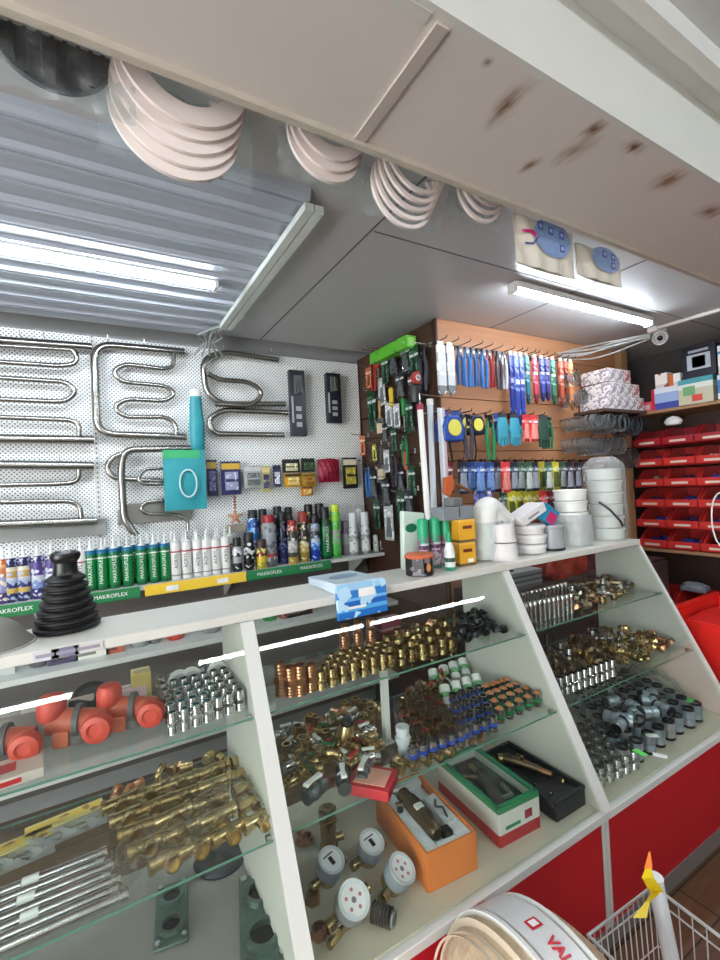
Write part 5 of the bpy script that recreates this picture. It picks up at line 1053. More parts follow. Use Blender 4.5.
def size_of(pr):
    """half width and height of a kind standing upright"""
    r = pr.root; vs_ = [v.co for o in [r]+list(r.children) if o.type == 'MESH' for v in o.data.vertices]
    return max(max(abs(v.x), abs(v.y)) for v in vs_), max(v.z for v in vs_)
def case_of(x): return next((XP[i], XP[i+1]) for i in range(3) if x < XP[i+1] or i == 2)
def inset(P, z, r, h):
    """move the ground points behind the slanted glass and between the side panels"""
    lo, hi = case_of(sum(p.x for p in P)/4); ym = YB+(z+h-.444)/2+.012+r
    dy = max(0, ym-min(p.y for p in P)); P = [Vector((min(hi-.024-r, max(lo+.024+r, p.x)), min(1.505-r, p.y+dy), p.z)) for p in P]
    return P
def quad(c, nu, nv, z, fn, r=.02, h=.05):
    """a grid between four ground points seen in the photo: c = near-left, near-right, far-left, far-right"""
    P = inset([AZ(*q, z) for q in c], z, r, h)
    for j in range(nv):
        for i in range(nu):
            u = i/max(1, nu-1); v = j/max(1, nv-1)
            p = P[0].lerp(P[1], u).lerp(P[2].lerp(P[3], u), v); fn(p, i, j)
def rows(pr, c, nu, nv, z, lb, grp, rot=None, jit=.0006, sc=None, skip=None):
    P = [AZ(*q, z) for q in c]; r, h = size_of(pr[0] if isinstance(pr, list) else pr); gap = (P[1]-P[0]).length/max(1, nu-1)
    if nv > 1: gap = min(gap, max(.026, (P[2]-P[0]).length/(nv-1)))
    k = min(1, (gap-.0014)/(2*r)) if not rot else 1
    if not rot: s3 = Vector(sc if isinstance(sc, tuple) else (sc or 1,)*3); kk = min(s3.x, k); sc = (kk, kk, s3.z*min(1, max(k, .85)))
    def f(p, i, j):
        rr = rot() if rot else (0, 0, random.uniform(0, 3)); pp = pr[(i*7+j*3) % len(pr)] if isinstance(pr, list) else pr
        pp.put((p.x+random.uniform(-jit, jit), p.y+random.uniform(-jit, jit), z), rr, '%s %s' % (ORD[i], lb)+(', %s row from glass' % ORD[j] if nv > 1 else ''), grp, sc)
    quad(c, nu, nv, z, f, r*(sc[0] if isinstance(sc, tuple) else (sc or 1)), h*(sc[2] if isinstance(sc, tuple) else (sc or 1)))
def heap(prs, poly, n, z, lb, grp, layers=2, sp=.036, top=.03, seed=1, sc=None):
    """a loose heap: spaced points inside the quad, in layers, each lying its own way"""
    r = random.Random(seed); P = inset([AZ(*q, z) for q in poly], z, .026, .03); done = []; top = sp*.62; sc = (sc or 1)*.86
    lo, hi = case_of(sum(p.x for p in P)/4)
    for L in range(layers):
        cnt = tries = 0; want = int(n*(1 if L == 0 else .6**L)/sum(.6**k if k else 1 for k in range(layers)))
        while cnt < want and tries < want*60:
            tries += 1; u, v = r.random(), r.random()
            if L: u = .5+(u-.5)*(1-.2*L); v = .5+(v-.5)*(1-.2*L)
            p = P[0].lerp(P[1], u).lerp(P[2].lerp(P[3], u), v); p.z = z+L*top
            if L and p.y < YB+(p.z+.04-.444)/2+.03: continue
            if all((p-q).length > sp*.9 for q in done): pass
            else: continue
            done.append(p.copy()); cnt += 1
            pr = r.choice(prs); nm = pr.root.name.split('.')[0].replace('_', ' ')
            ang = r.choice([(0, 0, r.uniform(0, 6)), (PI/2, 0, r.uniform(0, 6)), (0, PI/2, r.uniform(0, 6))]) if pr not in (V_W, V_R, V_G, V_K) else (0, 0, r.uniform(0, 6))
            lift = 0 if ang[0] == 0 and ang[1] == 0 else .019*sc
            if pr is RING_K: ang = (r.uniform(-1.3, .3), r.uniform(-.9, .9), 0); lift = .014
            if pr in (BU_BR, BU_DK, BU_CU, BU_CH): ang = (r.uniform(-.9, .9), r.uniform(-.9, .9), 0); lift = .015
            lb2 = '%s %s %s %s, %s' % (WORD.get(id(pr), nm), 'lying' if lift else 'upright', 'near' if v < .5 else 'far', 'left' if u < .33 else 'middle' if u < .67 else 'right', lb)
            pr.put((p.x, p.y, p.z+lift), ang, lb2+(', %s layer' % ('lower', 'middle', 'top')[min(2, L)] if layers > 1 else ''), grp, sc)
# ---------- left case, upper glass shelf
GL1 = 'chrome nipples on the upper shelf of the left case'
rows(N_CH, ((176, 742), (249, 715), (163, 700), (243, 680)), 7, 6, Z1, 'chrome nipple on the left case upper shelf', GL1)
REDV = mat('orange_red_rubber', (200, 72, 56), .5, var=.1); REDV2 = mat('orange_clear_red', (196, 92, 68), .4, var=.15)
def red_valve(px, py, lb, rz, s=1.0):
    p = AZ(px, py, Z1); p.y = max(p.y+.02, 1.335); t = thing('sewer_valve', lb, 'valve', (p.x, p.y, Z1+.004), rz, 'orange-red valves in the left case'); t.scale = (s, s, s)
    B().tube([(-.060, 0, .050), (.055, 0, .034)], [.030, .028], 16).build('body_tube', REDV2, t)
    B().lathe([(.020, 0), (.032, .004), (.034, .020), (.030, .030), (.018, .034), (.014, .028), (0, .028)], 18, M=T(.050, -.020, .036) @ RX(PI/2)).build('round_knob', REDV, t)
    B().lathe([(.024, -.02), (.030, -.012), (.030, .02), (.024, .034), (.012, .038), (0, .038)], 16, M=T(-.055, 0, .075)).build('top_knob', REDV, t)
    B().tube([(0, 0, .05), (0, -.005, .0)], [.024, .027], 16).build('outlet', mat('outlet_grey', (110, 106, 104), .5), t)
    B().ring([(.020, 0), (.037, 0), (.037, .012), (.020, .012)], 18, M=T(-.005, 0, .044) @ RY(PI/2)).build('clamp_ring', mat('ring_grey', (90, 90, 92), .5), t)
    B().box(-.045, -.034, .0, -.012, -.006, .035).build('orange_block', mat('block_orange', (222, 120, 88), .4), t, bevel=.003)
    return t
red_valve(136, 738, 'orange-red valve with round knobs, the one beside the chrome nipples', -.3); red_valve(78, 764, 'orange-red valve with round knobs, middle one of three', -.3, 1.05); red_valve(0, 780, 'orange-red valve at the left edge of the left case, cut by the frame', -.2)
p = AZ(40, 790, Z1); t = thing('printed_card', 'pale card box printed in red lying on the upper shelf at the far left', 'box', (p.x-.10, p.y+.085, Z1), .1); B().box(-.10, -.045, 0, .10, .045, .022).build('carton', mat('card_pale', (206, 196, 186), .45), t, bevel=.002); B().box(-.06, -.0462, .006, .06, -.0448, .016).build('red_print', PRINTR, t); B().box(-.06, -.02, .0215, .05, .02, .0226).build('red_print', mat('print_dullred', (186, 76, 76), .5), t)
for (px, py, r_, lb) in [(92, 705, .05, 'black rubber disc leaning at the back of the upper shelf, left case')]:
    p = AZ(px, 722, Z1); t = thing('rubber_disc', lb, 'disc', (p.x, 1.44, Z1+.047)); B().lathe([(0, -.008), (r_, -.008), (r_, .008), (r_*.7, .010), (0, .006)], 24, M=RX(PI/2-.3)).build('disc', mat('dark_grey_rubber', (60, 60, 62), .5), t)
    B().ring([(r_*.8, -.010), (r_*1.05, -.010), (r_*1.05, .010), (r_*.8, .010)], 24, M=RX(PI/2-.3)).build('flange', RUBBER, t)
for i, (px, y, w, h, c, lb) in enumerate([(62, 1.46, .16, .07, (196, 188, 184), 'flat pale box behind the middle orange valve'), (128, 1.46, .10, .055, (206, 180, 186), 'pink-white box behind the right orange valve'), (132, 1.475, .05, .09, (196, 176, 110), 'small yellowish box at the back of the upper shelf'), (10, 1.45, .20, .06, (150, 146, 140), 'grey box at the back left of the upper shelf')]):
    p = AZ(px, 715, Z1); pbox(lb, p.x+.03*(i == 2), y, Z1, w, .05, h, c, group='boxes on the upper shelf of the left case')
for i, (px, py) in enumerate([(178, 668), (190, 662), (216, 655)]):
    p = AY(px, py, 1.49); t = thing('round_gauge', ('first', 'second', 'third')[i]+' pale round dial behind the chrome nipples, left case', 'gauge', (p.x, 1.475, Z1+.032), 0, 'round dials behind the nipples')
    B().lathe([(0, -.012), (.031, -.012), (.032, .006), (.028, .010), (0, .008)], 20, M=RX(PI/2)).build('case', WPLAST, t); B().lathe([(0, 0), (.025, 0)], 20, M=T(0, -.0105, 0) @ RX(PI/2)).build('dial', mat('dial', (190, 196, 200), .3), t)
# ---------- left case, lower glass shelf: chrome tubes, packs, brass tees
for i in range(7):
    a = AZ(-18-2*i, [905, 918, 934, 950, 966, 984, 1002][i], Z2+.02); b = AZ([112, 114, 116, 122, 126, 124, 122][i], [850, 862, 870, 880, 892, 903, 914][i], Z2+.02)
    a = Vector((-.37-.01*(i % 3), 1.086+(6-i)*.0255, 0)); b = Vector((-.012+.006*i-(.012 if i % 2 else 0), a.y, 0)); d = (b-a); L = d.length; t = thing('chrome_tube', '%s chrome tube from the back, lying on the lower shelf of the left case' % ORD[i], 'tube', (a.x, a.y, Z2+.0135), math.atan2(d.y, d.x), 'chrome tubes in the left case')
    B().cyl((0, 0, 0), (L, 0, 0), .0105, n=14).build('tube', CHROME, t); B().lathe([(.0112, 0), (.0132, .002), (.0132, .016), (.0112, .018)], 14, M=T(L-.018, 0, 0) @ RY(PI/2)).build('end_nut', CHROME, t)
    if i in (0, 2, 4): B().ring([(.0106, 0), (.0118, 0), (.0118, .03), (.0106, .03)], 14, M=T(L*.55, 0, 0) @ RY(PI/2)).build('paper_sleeve', PRINT, t)
for i, (px, py, s) in enumerate([(8, 870, 1), (66, 838, 1), (15, 905, .9)][:2]):
    p = AZ(px, py, Z2); t = thing('tap_packet', ('left', 'right')[i]+' clear packet with a yellow card header on the lower shelf of the left case', 'packet', (p.x, p.y+.03, Z2+.002), .12, 'yellow-headed packets')
    B().box(-.085, .0, 0, .085, .045, .020).build('yellow_card', band_mat('yellow_head', [(0, (214, 196, 120)), (.3, (226, 190, 70)), (.75, (220, 200, 120))], axis='Y', spots=(150, 110, 60), sscale=60, thr=.85), t, bevel=.002)
    B().sheet(lambda u, v: ((u-.5)*.17, -.07+v*.07, .018+.012*math.sin(u*20+v*9)*math.sin(v*3.1)), 26, 10).build('film_pouch', MILKY, t)
    B().cyl((-.06, -.035, .012), (.055, -.03, .012), .010, n=10).build('metal_part', STEEL, t)
# long brass tees in bags, in five rows
def barrel_tee(m1):
    t = thing('brass_tee', '', 'pipe tee'); r = .0165; L = .045
    B().lathe([(r*1.2, -L), (r*1.2, -L+.012), (r, -L+.014), (r, L-.014), (r*1.2, L-.012), (r*1.2, L), (r*.85, L), (r*.8, L*.6), (0, L*.6)], 16, M=T(0, 0, r*1.25) @ RY(PI/2)).build('run', m1, t)
    B().lathe([(r*.85, 0), (r*.88, .022), (r*1.08, .023), (r*1.08, .034), (r*.85, .034), (r*.8, .02), (0, .02)], 16, M=T(0, 0, r*1.25) @ RX(PI/2-.08)).build('branch', m1, t)
    return Proto(t)
BT = barrel_tee(BRASS); BT2 = barrel_tee(mat('pale_brass', (206, 184, 140), .25, 1, var=.2, scale=40))
k = 0
for j, (a, b, n) in enumerate([((168, 905), (262, 850), 4), ((146, 893), (256, 828), 4), ((136, 872), (250, 808), 4), ((126, 850), (246, 786), 5), ((118, 828), (246, 765), 5)]):
    pa, pb = AZ(*a, Z2), AZ(*b, Z2)
    for i in range(n):
        p = pa.lerp(pb, i/(n-1)); p.y = 1.128+.068*j; p.x = .008*(i == 0)+ AY(a[0]+(b[0]-a[0])*i/(n-1), a[1]+(b[1]-a[1])*i/(n-1), p.y).x; (BT if (i+j) % 3 else BT2).put((p.x, p.y, Z2+.001), (0, 0, random.uniform(-.12, .12)+.1), '%s brass tee from the left in the %s row from the glass, left case' % (ORD[i], ORD[j]), 'brass tees on the lower shelf of the left case'); k += 1
heap([E_BR, E_CU, C_BR], ((112, 800), (226, 760), (118, 785), (240, 745)), 16, Z2, 'behind the left case tees', 'brass fittings behind the tees', layers=1, sp=.036, seed=3)
for i, (u, v) in enumerate([((160, 870), .16), ((225, 820), .16)]):
    p = AZ(*u, Z2); t = thing('film_bag', ('left', 'right')[i]+' clear bag loosely wrapped over the brass tees of the left case', 'bag', (p.x, p.y, Z2+.003))
    B().sheet(lambda a, b: ((a-.5)*.19, (b-.5)*.15, .060+.010*math.sin(a*23+b*5)+.006*math.sin(b*31)-.02*(abs(a-.5)*2)**4-.02*(abs(b-.5)*2)**4), 30, 24).build('film', FILM, t)
# ---------- left case, bottom: two steel saddles and a dark disc
def saddle(px, py, lb, rz, s=1):
    p = AZ(px, py, Z0); t = thing('pipe_saddle', lb, 'pipe saddle', (p.x, p.y, Z0), rz, 'green-grey steel saddles'); t.scale = (s, s, s); m = mat('galvanised', (112, 132, 126), .35, .8, var=.3, scale=60, bump=.3)
    B().box(-.05, -.12, 0, .05, .12, .012).build('plate', m, t, bevel=.003)
    for k in (-1, 1): B().ring([(.028, .010), (.038, .010), (.038, .026), (.028, .026)], 22, M=T(0, k*.055, 0)).build('collar', m, t); B().lathe([(0, .0125), (.028, .0125)], 22, M=T(0, k*.055, 0)).build('bore', RUBBER, t)
    for sx in (-1, 1):
        for sy in (-1, 1): b = B(); hexz(b, .009, .011, .022, T(sx*.038, sy*.105, 0)); b.build('bolt', CHROME, t, smooth=False)
    return t
saddle(172, 915, 'green-grey steel saddle with two bores, left one at the bottom of the left case', -.15, .8); saddle(262, 920, 'green-grey steel saddle with two bores, right one beside the white frame', -.25, 1.12)
p = AZ(236, 880, Z0); o = B().lathe([(0, 0), (.075, 0), (.078, .008), (.070, .018), (.03, .020), (.02, .014), (0, .014)], 32).build('rubber_disc', mat('blue_black_rubber', (40, 44, 56), .35), loc=(p.x-.02, p.y+.10, Z0)); tag(o, 'large dark rubber disc lying at the bottom of the left case', 'disc')
# ---------- middle case, upper shelf
GM = 'brass nipples on the upper shelf of the middle case'
for i, (px, py, s) in enumerate([(283, 697, 1.55), (293, 697, 1.35), (303, 696, 1.4), (314, 692, 1.25)]):
    p = AZ(px, py, Z1); N_BRL.put((p.x, p.y+.015, Z1), (0, 0, i), '%s tall coppery nipple from the left, front of the middle case' % ORD[i], 'tall coppery nipples by the frame', (1, 1, s))
rows(N_BR, ((326, 692), (388, 672), (336, 672), (392, 655)), 7, 4, Z1, 'brass nipple of the left block, middle case top shelf', GM)
rows(N_BRL, ((345, 662), (372, 655), (346, 650), (371, 643)), 3, 2, Z1, 'coppery nipple behind the left brass block', GM, sc=(1, 1, 1.5))
rows([C_BR, N_BR], ((400, 672), (462, 655), (395, 650), (452, 632)), 7, 5, Z1, 'brass nipple of the right block, middle case top shelf', 'brass nipples right of the shelf middle')
heap([E_BR, BU_BR, BU_CU, C_BR, E_CU], ((372, 665), (415, 655), (392, 640), (452, 622)), 26, Z1, 'middle case top shelf centre', 'brass fittings in the middle of the upper shelf', sp=.030, seed=5)
heap([RING_K], ((458, 650), (512, 636), (462, 630), (506, 618)), 60, Z1, 'middle case top shelf ring heap', 'black nuts on the upper shelf', layers=3, sp=.034, top=.014, seed=8)
p = AZ(388, 640, Z1); pbox('dark red box at the back of the upper shelf, middle case', p.x, 1.46, Z1, .09, .05, .09, (120, 36, 50), [(0, (120, 34, 48)), (.5, (150, 120, 110)), (.6, (110, 30, 44))])
# ---------- middle case, lower shelf
GV = 'valves and fittings at the left of the lower shelf, middle case'
heap([V_W, V_K, V_G, V_W, V_R, C_BR, T_BR], ((288, 790), (375, 765), (282, 735), (372, 718)), 60, Z2, 'left of the slim white post', GV, layers=2, sp=.046, top=.028, seed=11, sc=1.15)
heap([T_BR, E_BR, E_CU], ((292, 745), (380, 720), (296, 728), (380, 706)), 16, Z2, 'behind the white-handled valves', GV, layers=1, sp=.045, seed=12, sc=1.2)
for i, (px, py, rz) in enumerate([(314, 800, .4), (344, 790, 1.2), (364, 782, .8)]):
    p = AZ(px, py, Z2); t = thing('radiator_valve', ('left', 'middle', 'right')[i]+' large valve with white handle and rust-coloured cap at the shelf edge', 'valve', (p.x, p.y, Z2), rz, 'large valves at the edge of the lower shelf')
    B().lathe([(.019, -.03), (.019, -.016), (.015, -.014), (.021, -.004), (.021, .010), (.015, .02), (.019, .022), (.019, .04), (0, .04)], 16, M=T(0, 0, .021) @ RY(PI/2)).build('body', IRON, t)
    B().lathe([(0, 0), (.019, 0), (.019, .007), (0, .008)], 16, M=T(.040, 0, .021) @ RY(PI/2)).build('dust_cap', mat('cap_rust', (112, 46, 44), .5), t)
    B().cyl((0, 0, .035), (0, 0, .052), .007).build('stem', BRASS, t); B().prism([(-.03, -.009), (-.008, -.005), (.008, -.005), (.03, -.009), (.032, .008), (-.032, .008)], .050, .058, 'z').build('butterfly_handle', WPLAST, t, bevel=.002)
p = AZ(345, 757, Z2); t = thing('pressure_reducer', 'large ribbed brass reducer in the middle of the valves, middle case', 'reducer', (p.x, p.y, Z2+.05), .3)
B().lathe([(.022, -.05), (.026, -.045), (.026, -.03), (.020, -.028), (.030, -.018), (.030, .0), (.026, .002), (.032, .006), (.032, .03), (.024, .05), (.020, .06), (0, .06)], 20, M=RX(.25)).build('body', BRASS, t); B().cyl((-.04, 0, 0), (.04, 0, 0), .014).build('side_port', BRASS, t); B().lathe([(.012, .06), (.013, .075), (0, .077)], 12, M=RX(.25)).build('cap', HB, t)
p = AZ(385, 790, Z2); t = thing('red_box', 'open red and cream card box lying among the valves', 'box', (p.x-.02, p.y+.03, Z2), .7); B().box(-.05, -.06, 0, .05, .06, .028).build('carton', mat('card_red', (166, 40, 44), .45, var=.2), t, bevel=.002); B().box(-.035, -.045, .0275, .035, .045, .0295).build('card_window', mat('card_cream', (206, 150, 130), .5), t)
p = AZ(392, 752, Z2); t = thing('plastic_union', 'translucent white plastic union beside the foot of the slim post', 'pipe union', (p.x+.03, p.y-.02, Z2)); MW = mat('milky_plastic', (206, 212, 216), .3)
B().lathe([(.016, 0), (.017, .004), (.017, .025), (.021, .028), (.022, .05), (.018, .052), (.018, .06), (.021, .062), (.021, .08), (.014, .082), (0, .078)], 20).build('body', MW, t); B().ring([(.018, .036), (.025, .037), (.025, .048), (.018, .049)], 10).build('nut', MW, t)
GR = 'coloured-ring couplings on the lower shelf of the middle case'
rows([C_DK, C_BR, C_RD, C_DK], ((408, 742), (448, 728), (402, 712), (436, 700)), 5, 4, Z2, 'brass coupling of the block right of the slim post', 'dark brass couplings right of the post')
heap([C_DK, E_DK, C_BR, V_R], ((398, 705), (440, 690), (402, 690), (440, 676)), 22, Z2, 'behind the dark brass couplings', 'dark brass fittings at the back', layers=2, sp=.034, seed=21)
rows(C_RD, ((412, 752), (455, 738), (408, 745), (450, 731)), 5, 1, Z2, 'red-ringed brass coupling from the left, middle case', GR)
rows(C_BL, ((414, 763), (462, 745), (412, 757), (458, 741)), 6, 1, Z2, 'blue-ringed coupling from the left in the left run, middle case', GR)
rows(E_BR, ((420, 776), (470, 758), (422, 770), (470, 752)), 5, 1, Z2, 'brass elbow from the left at the shelf edge, middle case', 'brass elbows at the shelf edge', rot=lambda: (PI/2, 0, -PI/2+.3), sc=1.1)
rows(C_BL, ((470, 742), (496, 732), (452, 698), (478, 690)), 4, 5, Z2, 'blue-ringed chrome coupling of the block, middle case', GR)
rows(WV, ((448, 706), (480, 694), (436, 688), (466, 676)), 4, 2, Z2, 'long white coupling behind the blue-ringed ones', 'long white couplings', rot=lambda: (-.9, 0, -.5), sc=1.25)
rows(C_GN, ((500, 722), (540, 704), (486, 698), (530, 682)), 5, 4, Z2, 'green-ringed coupling right of the blue-ringed ones', GR)
rows(E_CU, ((472, 752), (498, 742), (472, 750), (500, 740)), 4, 1, Z2, 'small coppery elbow from the left in front of the blue-ringed block', 'coppery elbows at the shelf edge', rot=lambda: (PI/2, 0, -PI/2))
# ---------- middle case, bottom deck
def tray_box(name, lb, c4, h, outer, inner_m, wall=.006, z=Z0):
    """an open box whose four upper corners are read from the photo (near, right, far, left)"""
    P = [AZ(*q, z+h) for q in c4]; o = sum(P, Vector())/4; o.z = z; a = (P[1]-P[0]); a.z = 0; b = (P[3]-P[0]); b.z = 0
    w = (a.length+(P[2]-P[3]).length)/2; d = (b.length+(P[2]-P[1]).length)/2; rz = math.atan2(a.y, a.x)
    t = thing(name, lb, 'box', (o.x, o.y, z), rz); return t, w/2, d/2
t, w_, d_ = tray_box('pump_box', 'orange open box with a pump bedded in white foam, bottom of the middle case', [(441, 864), (486, 842), (438, 772), (368, 806)], .105, None, None)
w_, d_ = .082, .150
t.location.y += .046
OR = mat('orange_card', (222, 128, 62), .45, var=.08); FOAM = mat('white_foam', (224, 228, 230), .8, var=.06, scale=40, bump=.4)
for s in (-1, 1):
    B().box(s*w_-.003, -d_, 0, s*w_+.003, d_, .105).build('long_side', OR, t); B().box(-w_, s*d_-.003, 0, w_, s*d_+.003, .105).build('short_side', OR, t)
B().box(-w_+.004, -d_+.004, .002, w_-.004, d_-.004, .075).box(-w_+.004, -d_+.004, .075, -w_+.045, d_-.004, .098).box(w_-.05, -d_+.004, .075, w_-.004, d_-.10, .098).box(-w_+.045, d_-.03, .075, w_-.004, d_-.004, .098).box(-w_+.045, -d_+.004, .075, w_-.05, -d_+.03, .098).build('foam_bed', FOAM, t, bevel=.005)
DB = mat('dark_brass_cast', (136, 116, 92), .35, .9, var=.2)
ob = B().lathe([(.018, -.10), (.022, -.095), (.022, -.06), (.027, -.055), (.030, -.01), (.030, .04), (.024, .06), (.024, .085), (.016, .10), (0, .10)], 18, M=T(-.012, 0, .095) @ RX(PI/2)).build('pump_body', DB, t)
B().box(-.030, -.02, .12, -.004, .0, .127).build('rating_plate', PRINT, ob); B().cyl((-.012, .05, .095), (-.06, .055, .095), .012).build('side_port', DB, ob); B().box(.0, -.125, .085, .024, -.095, .11).build('black_socket', DARK, ob)
B().tube([(.05, -.06, .10), (.055, -.03, .108), (.045, -.01, .10), (.056, .01, .106)], .004, 6).build('cable_ends', mat('cable_multi', (80, 90, 80), .4), t); B().cyl((-.06, .03, .098), (-.06, .03, .106), .010).build('black_knob', DARK, t)
t, w_, d_ = tray_box('drill_set_box', 'green-rimmed white and red box with a device under a clear lid, middle case', [(494, 826), (545, 800), (482, 738), (433, 764)], .10, None, None)
w_, d_ = .083, .150; t.location.z = Z0
t.location.y += .006
WR = band_mat('white_red_card', [(0, (186, 44, 48)), (.32, (222, 220, 214)), (.88, (60, 140, 90))], rough=.4)
for s in (-1, 1):
    B().box(s*w_-.003, -d_, 0, s*w_+.003, d_, .11).build('long_side', WR, t); B().box(-w_, s*d_-.003, 0, w_, s*d_+.003, .11).build('short_side', WR, t)
B().box(-w_+.004, -d_+.004, .002, w_-.004, d_-.004, .07).build('dark_tray', mat('tray_dark', (44, 50, 52), .5, var=.2), t)
for s in (-1, 1): B().box(s*w_*.94-.006, -d_, .108, s*w_*.94+.006, d_, .114).build('green_rim', mat('rim_green', (40, 130, 90), .4), t); B().box(-w_, s*(d_-.008)-.006, .108, w_, s*(d_-.008)+.006, .114).build('green_rim', mat('rim_green', (40, 130, 90), .4), t)
gb = B().tube([(-.03, -.10, .085), (-.005, -.02, .088), (.0, .02, .088)], [.020, .018, .016], 14).build('device_body', mat('device_brown', (96, 84, 78), .4), t); B().cyl((.0, .02, .088), (.015, .09, .086), .010).build('brass_neck', BRASS, gb); B().cyl((.0, .02, .088), (-.045, .06, .085), .008).build('side_arm', BRONZE, gb); B().tube([(-.035, -.09, .09), (.03, -.09, .085), (.035, -.04, .088)], .007, 8).build('grey_hose', mat('hose_grey', (120, 122, 122), .4), gb)
B().box(-w_+.006, -d_+.012, .107, w_-.006, d_-.012, .1085).build('clear_lid', GLASS, t, smooth=False)
B().box(.02, -d_-.0042, .05, .05, -d_-.003, .075).build('printed_mark', mat('mark_dred', (150, 40, 50), .5), t); B().box(-.06, -d_-.0042, .045, .0, -d_-.003, .055).build('printed_line', mat('print_green2', (60, 140, 90), .5), t)
t, w_, d_ = tray_box('tool_case', 'black moulded case with brass valve parts, bottom of the middle case at the right', [(556, 822), (590, 800), (522, 738), (484, 752)], .055, None, None)
t.location.y += .022; w_, d_ = .075, .165; KC = mat('case_black', (26, 27, 32), .45, bump=.2)
B().prism([(-w_, -d_), (w_, -d_), (w_, d_), (-w_, d_)], 0, .050, 'z').build('shell', KC, t, bevel=.004)
for s in (-1, 1): B().box(s*w_-.008, -d_, .049, s*w_+.002*s, d_, .064).build('rim', KC, t, bevel=.003)
B().box(-w_, -d_, .049, w_, -d_+.012, .064).build('rim', KC, t, bevel=.003); B().box(-w_, d_-.012, .049, w_, d_, .064).build('rim', KC, t, bevel=.003)
vb = B().tube([(-.03, .09, .066), (.0, .03, .066), (.02, -.03, .066)], [.018, .015, .012], 14).build('valve_body', BRONZE, t); B().cyl((.02, -.03, .066), (.035, -.07, .064), .010).build('copper_neck', COPPER, vb); B().cyl((-.03, .09, .066), (-.05, .10, .066), .016).build('wheel', BRASS, vb); B().cyl((.0, .03, .078), (.0, .03, .092), .007).build('spindle', BRASS, vb)
for k, (x, y) in enumerate([(.04, .09), (.045, .02), (-.045, -.06), (.05, -.10), (-.04, -.12)]): B().cyl((x, y, .050), (x+.004, y, .060), .008).build('loose_screw', BRASS if k % 2 else CHROME, t)
# water meters
def meter(px, py, lb, face, s=1, rot=(0, 0, 0)):
    p = AZ(px, py, Z0+.06); t = thing('water_meter', lb, 'water meter', (p.x, p.y, Z0), 0, 'water meters at the bottom of the middle case', rot=(rot[0]+.38, rot[1], rot[2])); t.location.z += .012; t.location.y += .065; t.scale = (s,)*3
    b = B().lathe([(.020, .002), (.030, .006), (.032, .028), (.034, .030)], 24).build('brass_base', BRASS, t); 
    B().tube([(-.062, 0, .020), (-.03, 0, .020), (.03, 0, .020), (.062, 0, .020)], [.013, .012, .012, .013], 14).build('pipe_ends', BRASS, t); t.children[-1].name = 'inlet_pipe'
    B().lathe([(.034, .030), (.037, .034), (.036, .062), (.033, .068)], 28).build('plastic_case', mat('meter_grey', (140, 146, 154), .3), t)
    f = B().lathe([(0, .0685), (.033, .0685)], 28).build('dial_face', mat('meter_face', (226, 226, 228), .4), t)
    if face: B().box(-.006, -.012, .0688, .006, .010, .0694).build('counter_window', DARK, f); B().box(-.018, .014, .0688, .018, .018, .0692).build('printed_line', mat('print_grey3', (90, 90, 110), .5), f)
    else:
        for a in range(5): B().lathe([(0, 0), (.004, 0)], 10, M=T(.018*math.cos(a*1.25), .018*math.sin(a*1.25), .0690)).build('small_dial', mat('dial_red', (180, 110, 120), .5), f)
        B().lathe([(0, 0), (.006, 0)], 12, M=T(0, 0, .0691)).build('hub_mark', mat('hub_grey', (110, 112, 120), .4), f)
    B().ring([(.030, .0695), (.037, .069), (.037, .073), (.030, .072)], 28).build('bezel', mat('bezel_pale', (200, 206, 210), .25), t)
meter(336, 878, 'water meter with a dark window, leftmost of the four', True, 1.0, (.0, .0, .3)); meter(378, 858, 'water meter with a dark window, farthest from the glass', True, 1.0, (0, 0, .2)); meter(357, 912, 'large pale water meter with tiny dials, nearest the white frame', False, 1.12, (.25, -.1, .2)); meter(403, 885, 'pale water meter with tiny dials, rightmost beside the orange box', False, 1.05, (.2, 0, .5))
p = AZ(335, 852, Z0); t = thing('brass_filter', 'tall brass mesh filter standing behind the water meters', 'filter', (p.x-.01, p.y+.02, Z0)); 
B().lathe([(.022, 0), (.028, .004), (.028, .015), (.024, .018), (.024, .10), (.028, .104), (.028, .122), (.018, .125), (0, .12)], 20).build('body', BRASS, t); B().cyl((0, 0, .03), (.045, -.01, .03), .012).build('side_outlet', BRASS, t); B().ring([(.0235, .085), (.029, .086), (.029, .096), (.0235, .097)], 8).build('hex_nut', BRASS, t)
p = AZ(384, 925, Z0); t = thing('black_coupler', 'black ribbed coupler between the two pale water meters', 'coupler', (p.x, p.y, Z0+.024), 0, None, rot=(PI/2, 0, .6)); B().lathe([(.018, -.03)]+thread(.024, -.028, .02, 6, .003)+[(.018, .024), (0, .024)], 18).build('body', DARK, t); B().ring([(.012, .024), (.017, .024), (.017, .03), (.012, .03)], 16).build('collar', GREYP, t)
p = AZ(318, 858, Z0); t = thing('clear_ring', 'coppery union lying at the left of the deck behind the meters', 'pipe union', (p.x-.02, p.y+.08, Z0)); b = B(); hexz(b, .020, 0, .018); b.build('nut', COPPER, t, smooth=False); B().lathe([(.014, .018), (.014, .035), (.010, .035), (0, .030)], 14).build('spigot', COPPER, t); t.name = 'copper_union'
p = AZ(340, 938, Z0); t = thing('water_tap', 'small brass tap lying at the lower left of the deck', 'tap', (p.x, p.y, Z0+.014), .4); B().tube(fillet([(-.04, 0, 0), (.02, 0, 0), (.035, 0, -.01)], .02), .010, 10).build('spout', BRASS, t); B().cyl((-.01, 0, .0), (-.01, 0, .02), .008).build('stem', BRASS, t); B().box(-.03, -.005, .019, .01, .005, .024).build('lever', CHROME, t)
for i, (px, py) in enumerate([(301, 845), (306, 905), (312, 940)]):
    p = AZ(px, py, Z0); BU_CU.put((p.x+.02, p.y, Z0), (0, 0, i), 'coppery bushing beside the white frame, %s from the back' % ORD[i], 'bushings by the frame', 1.1)
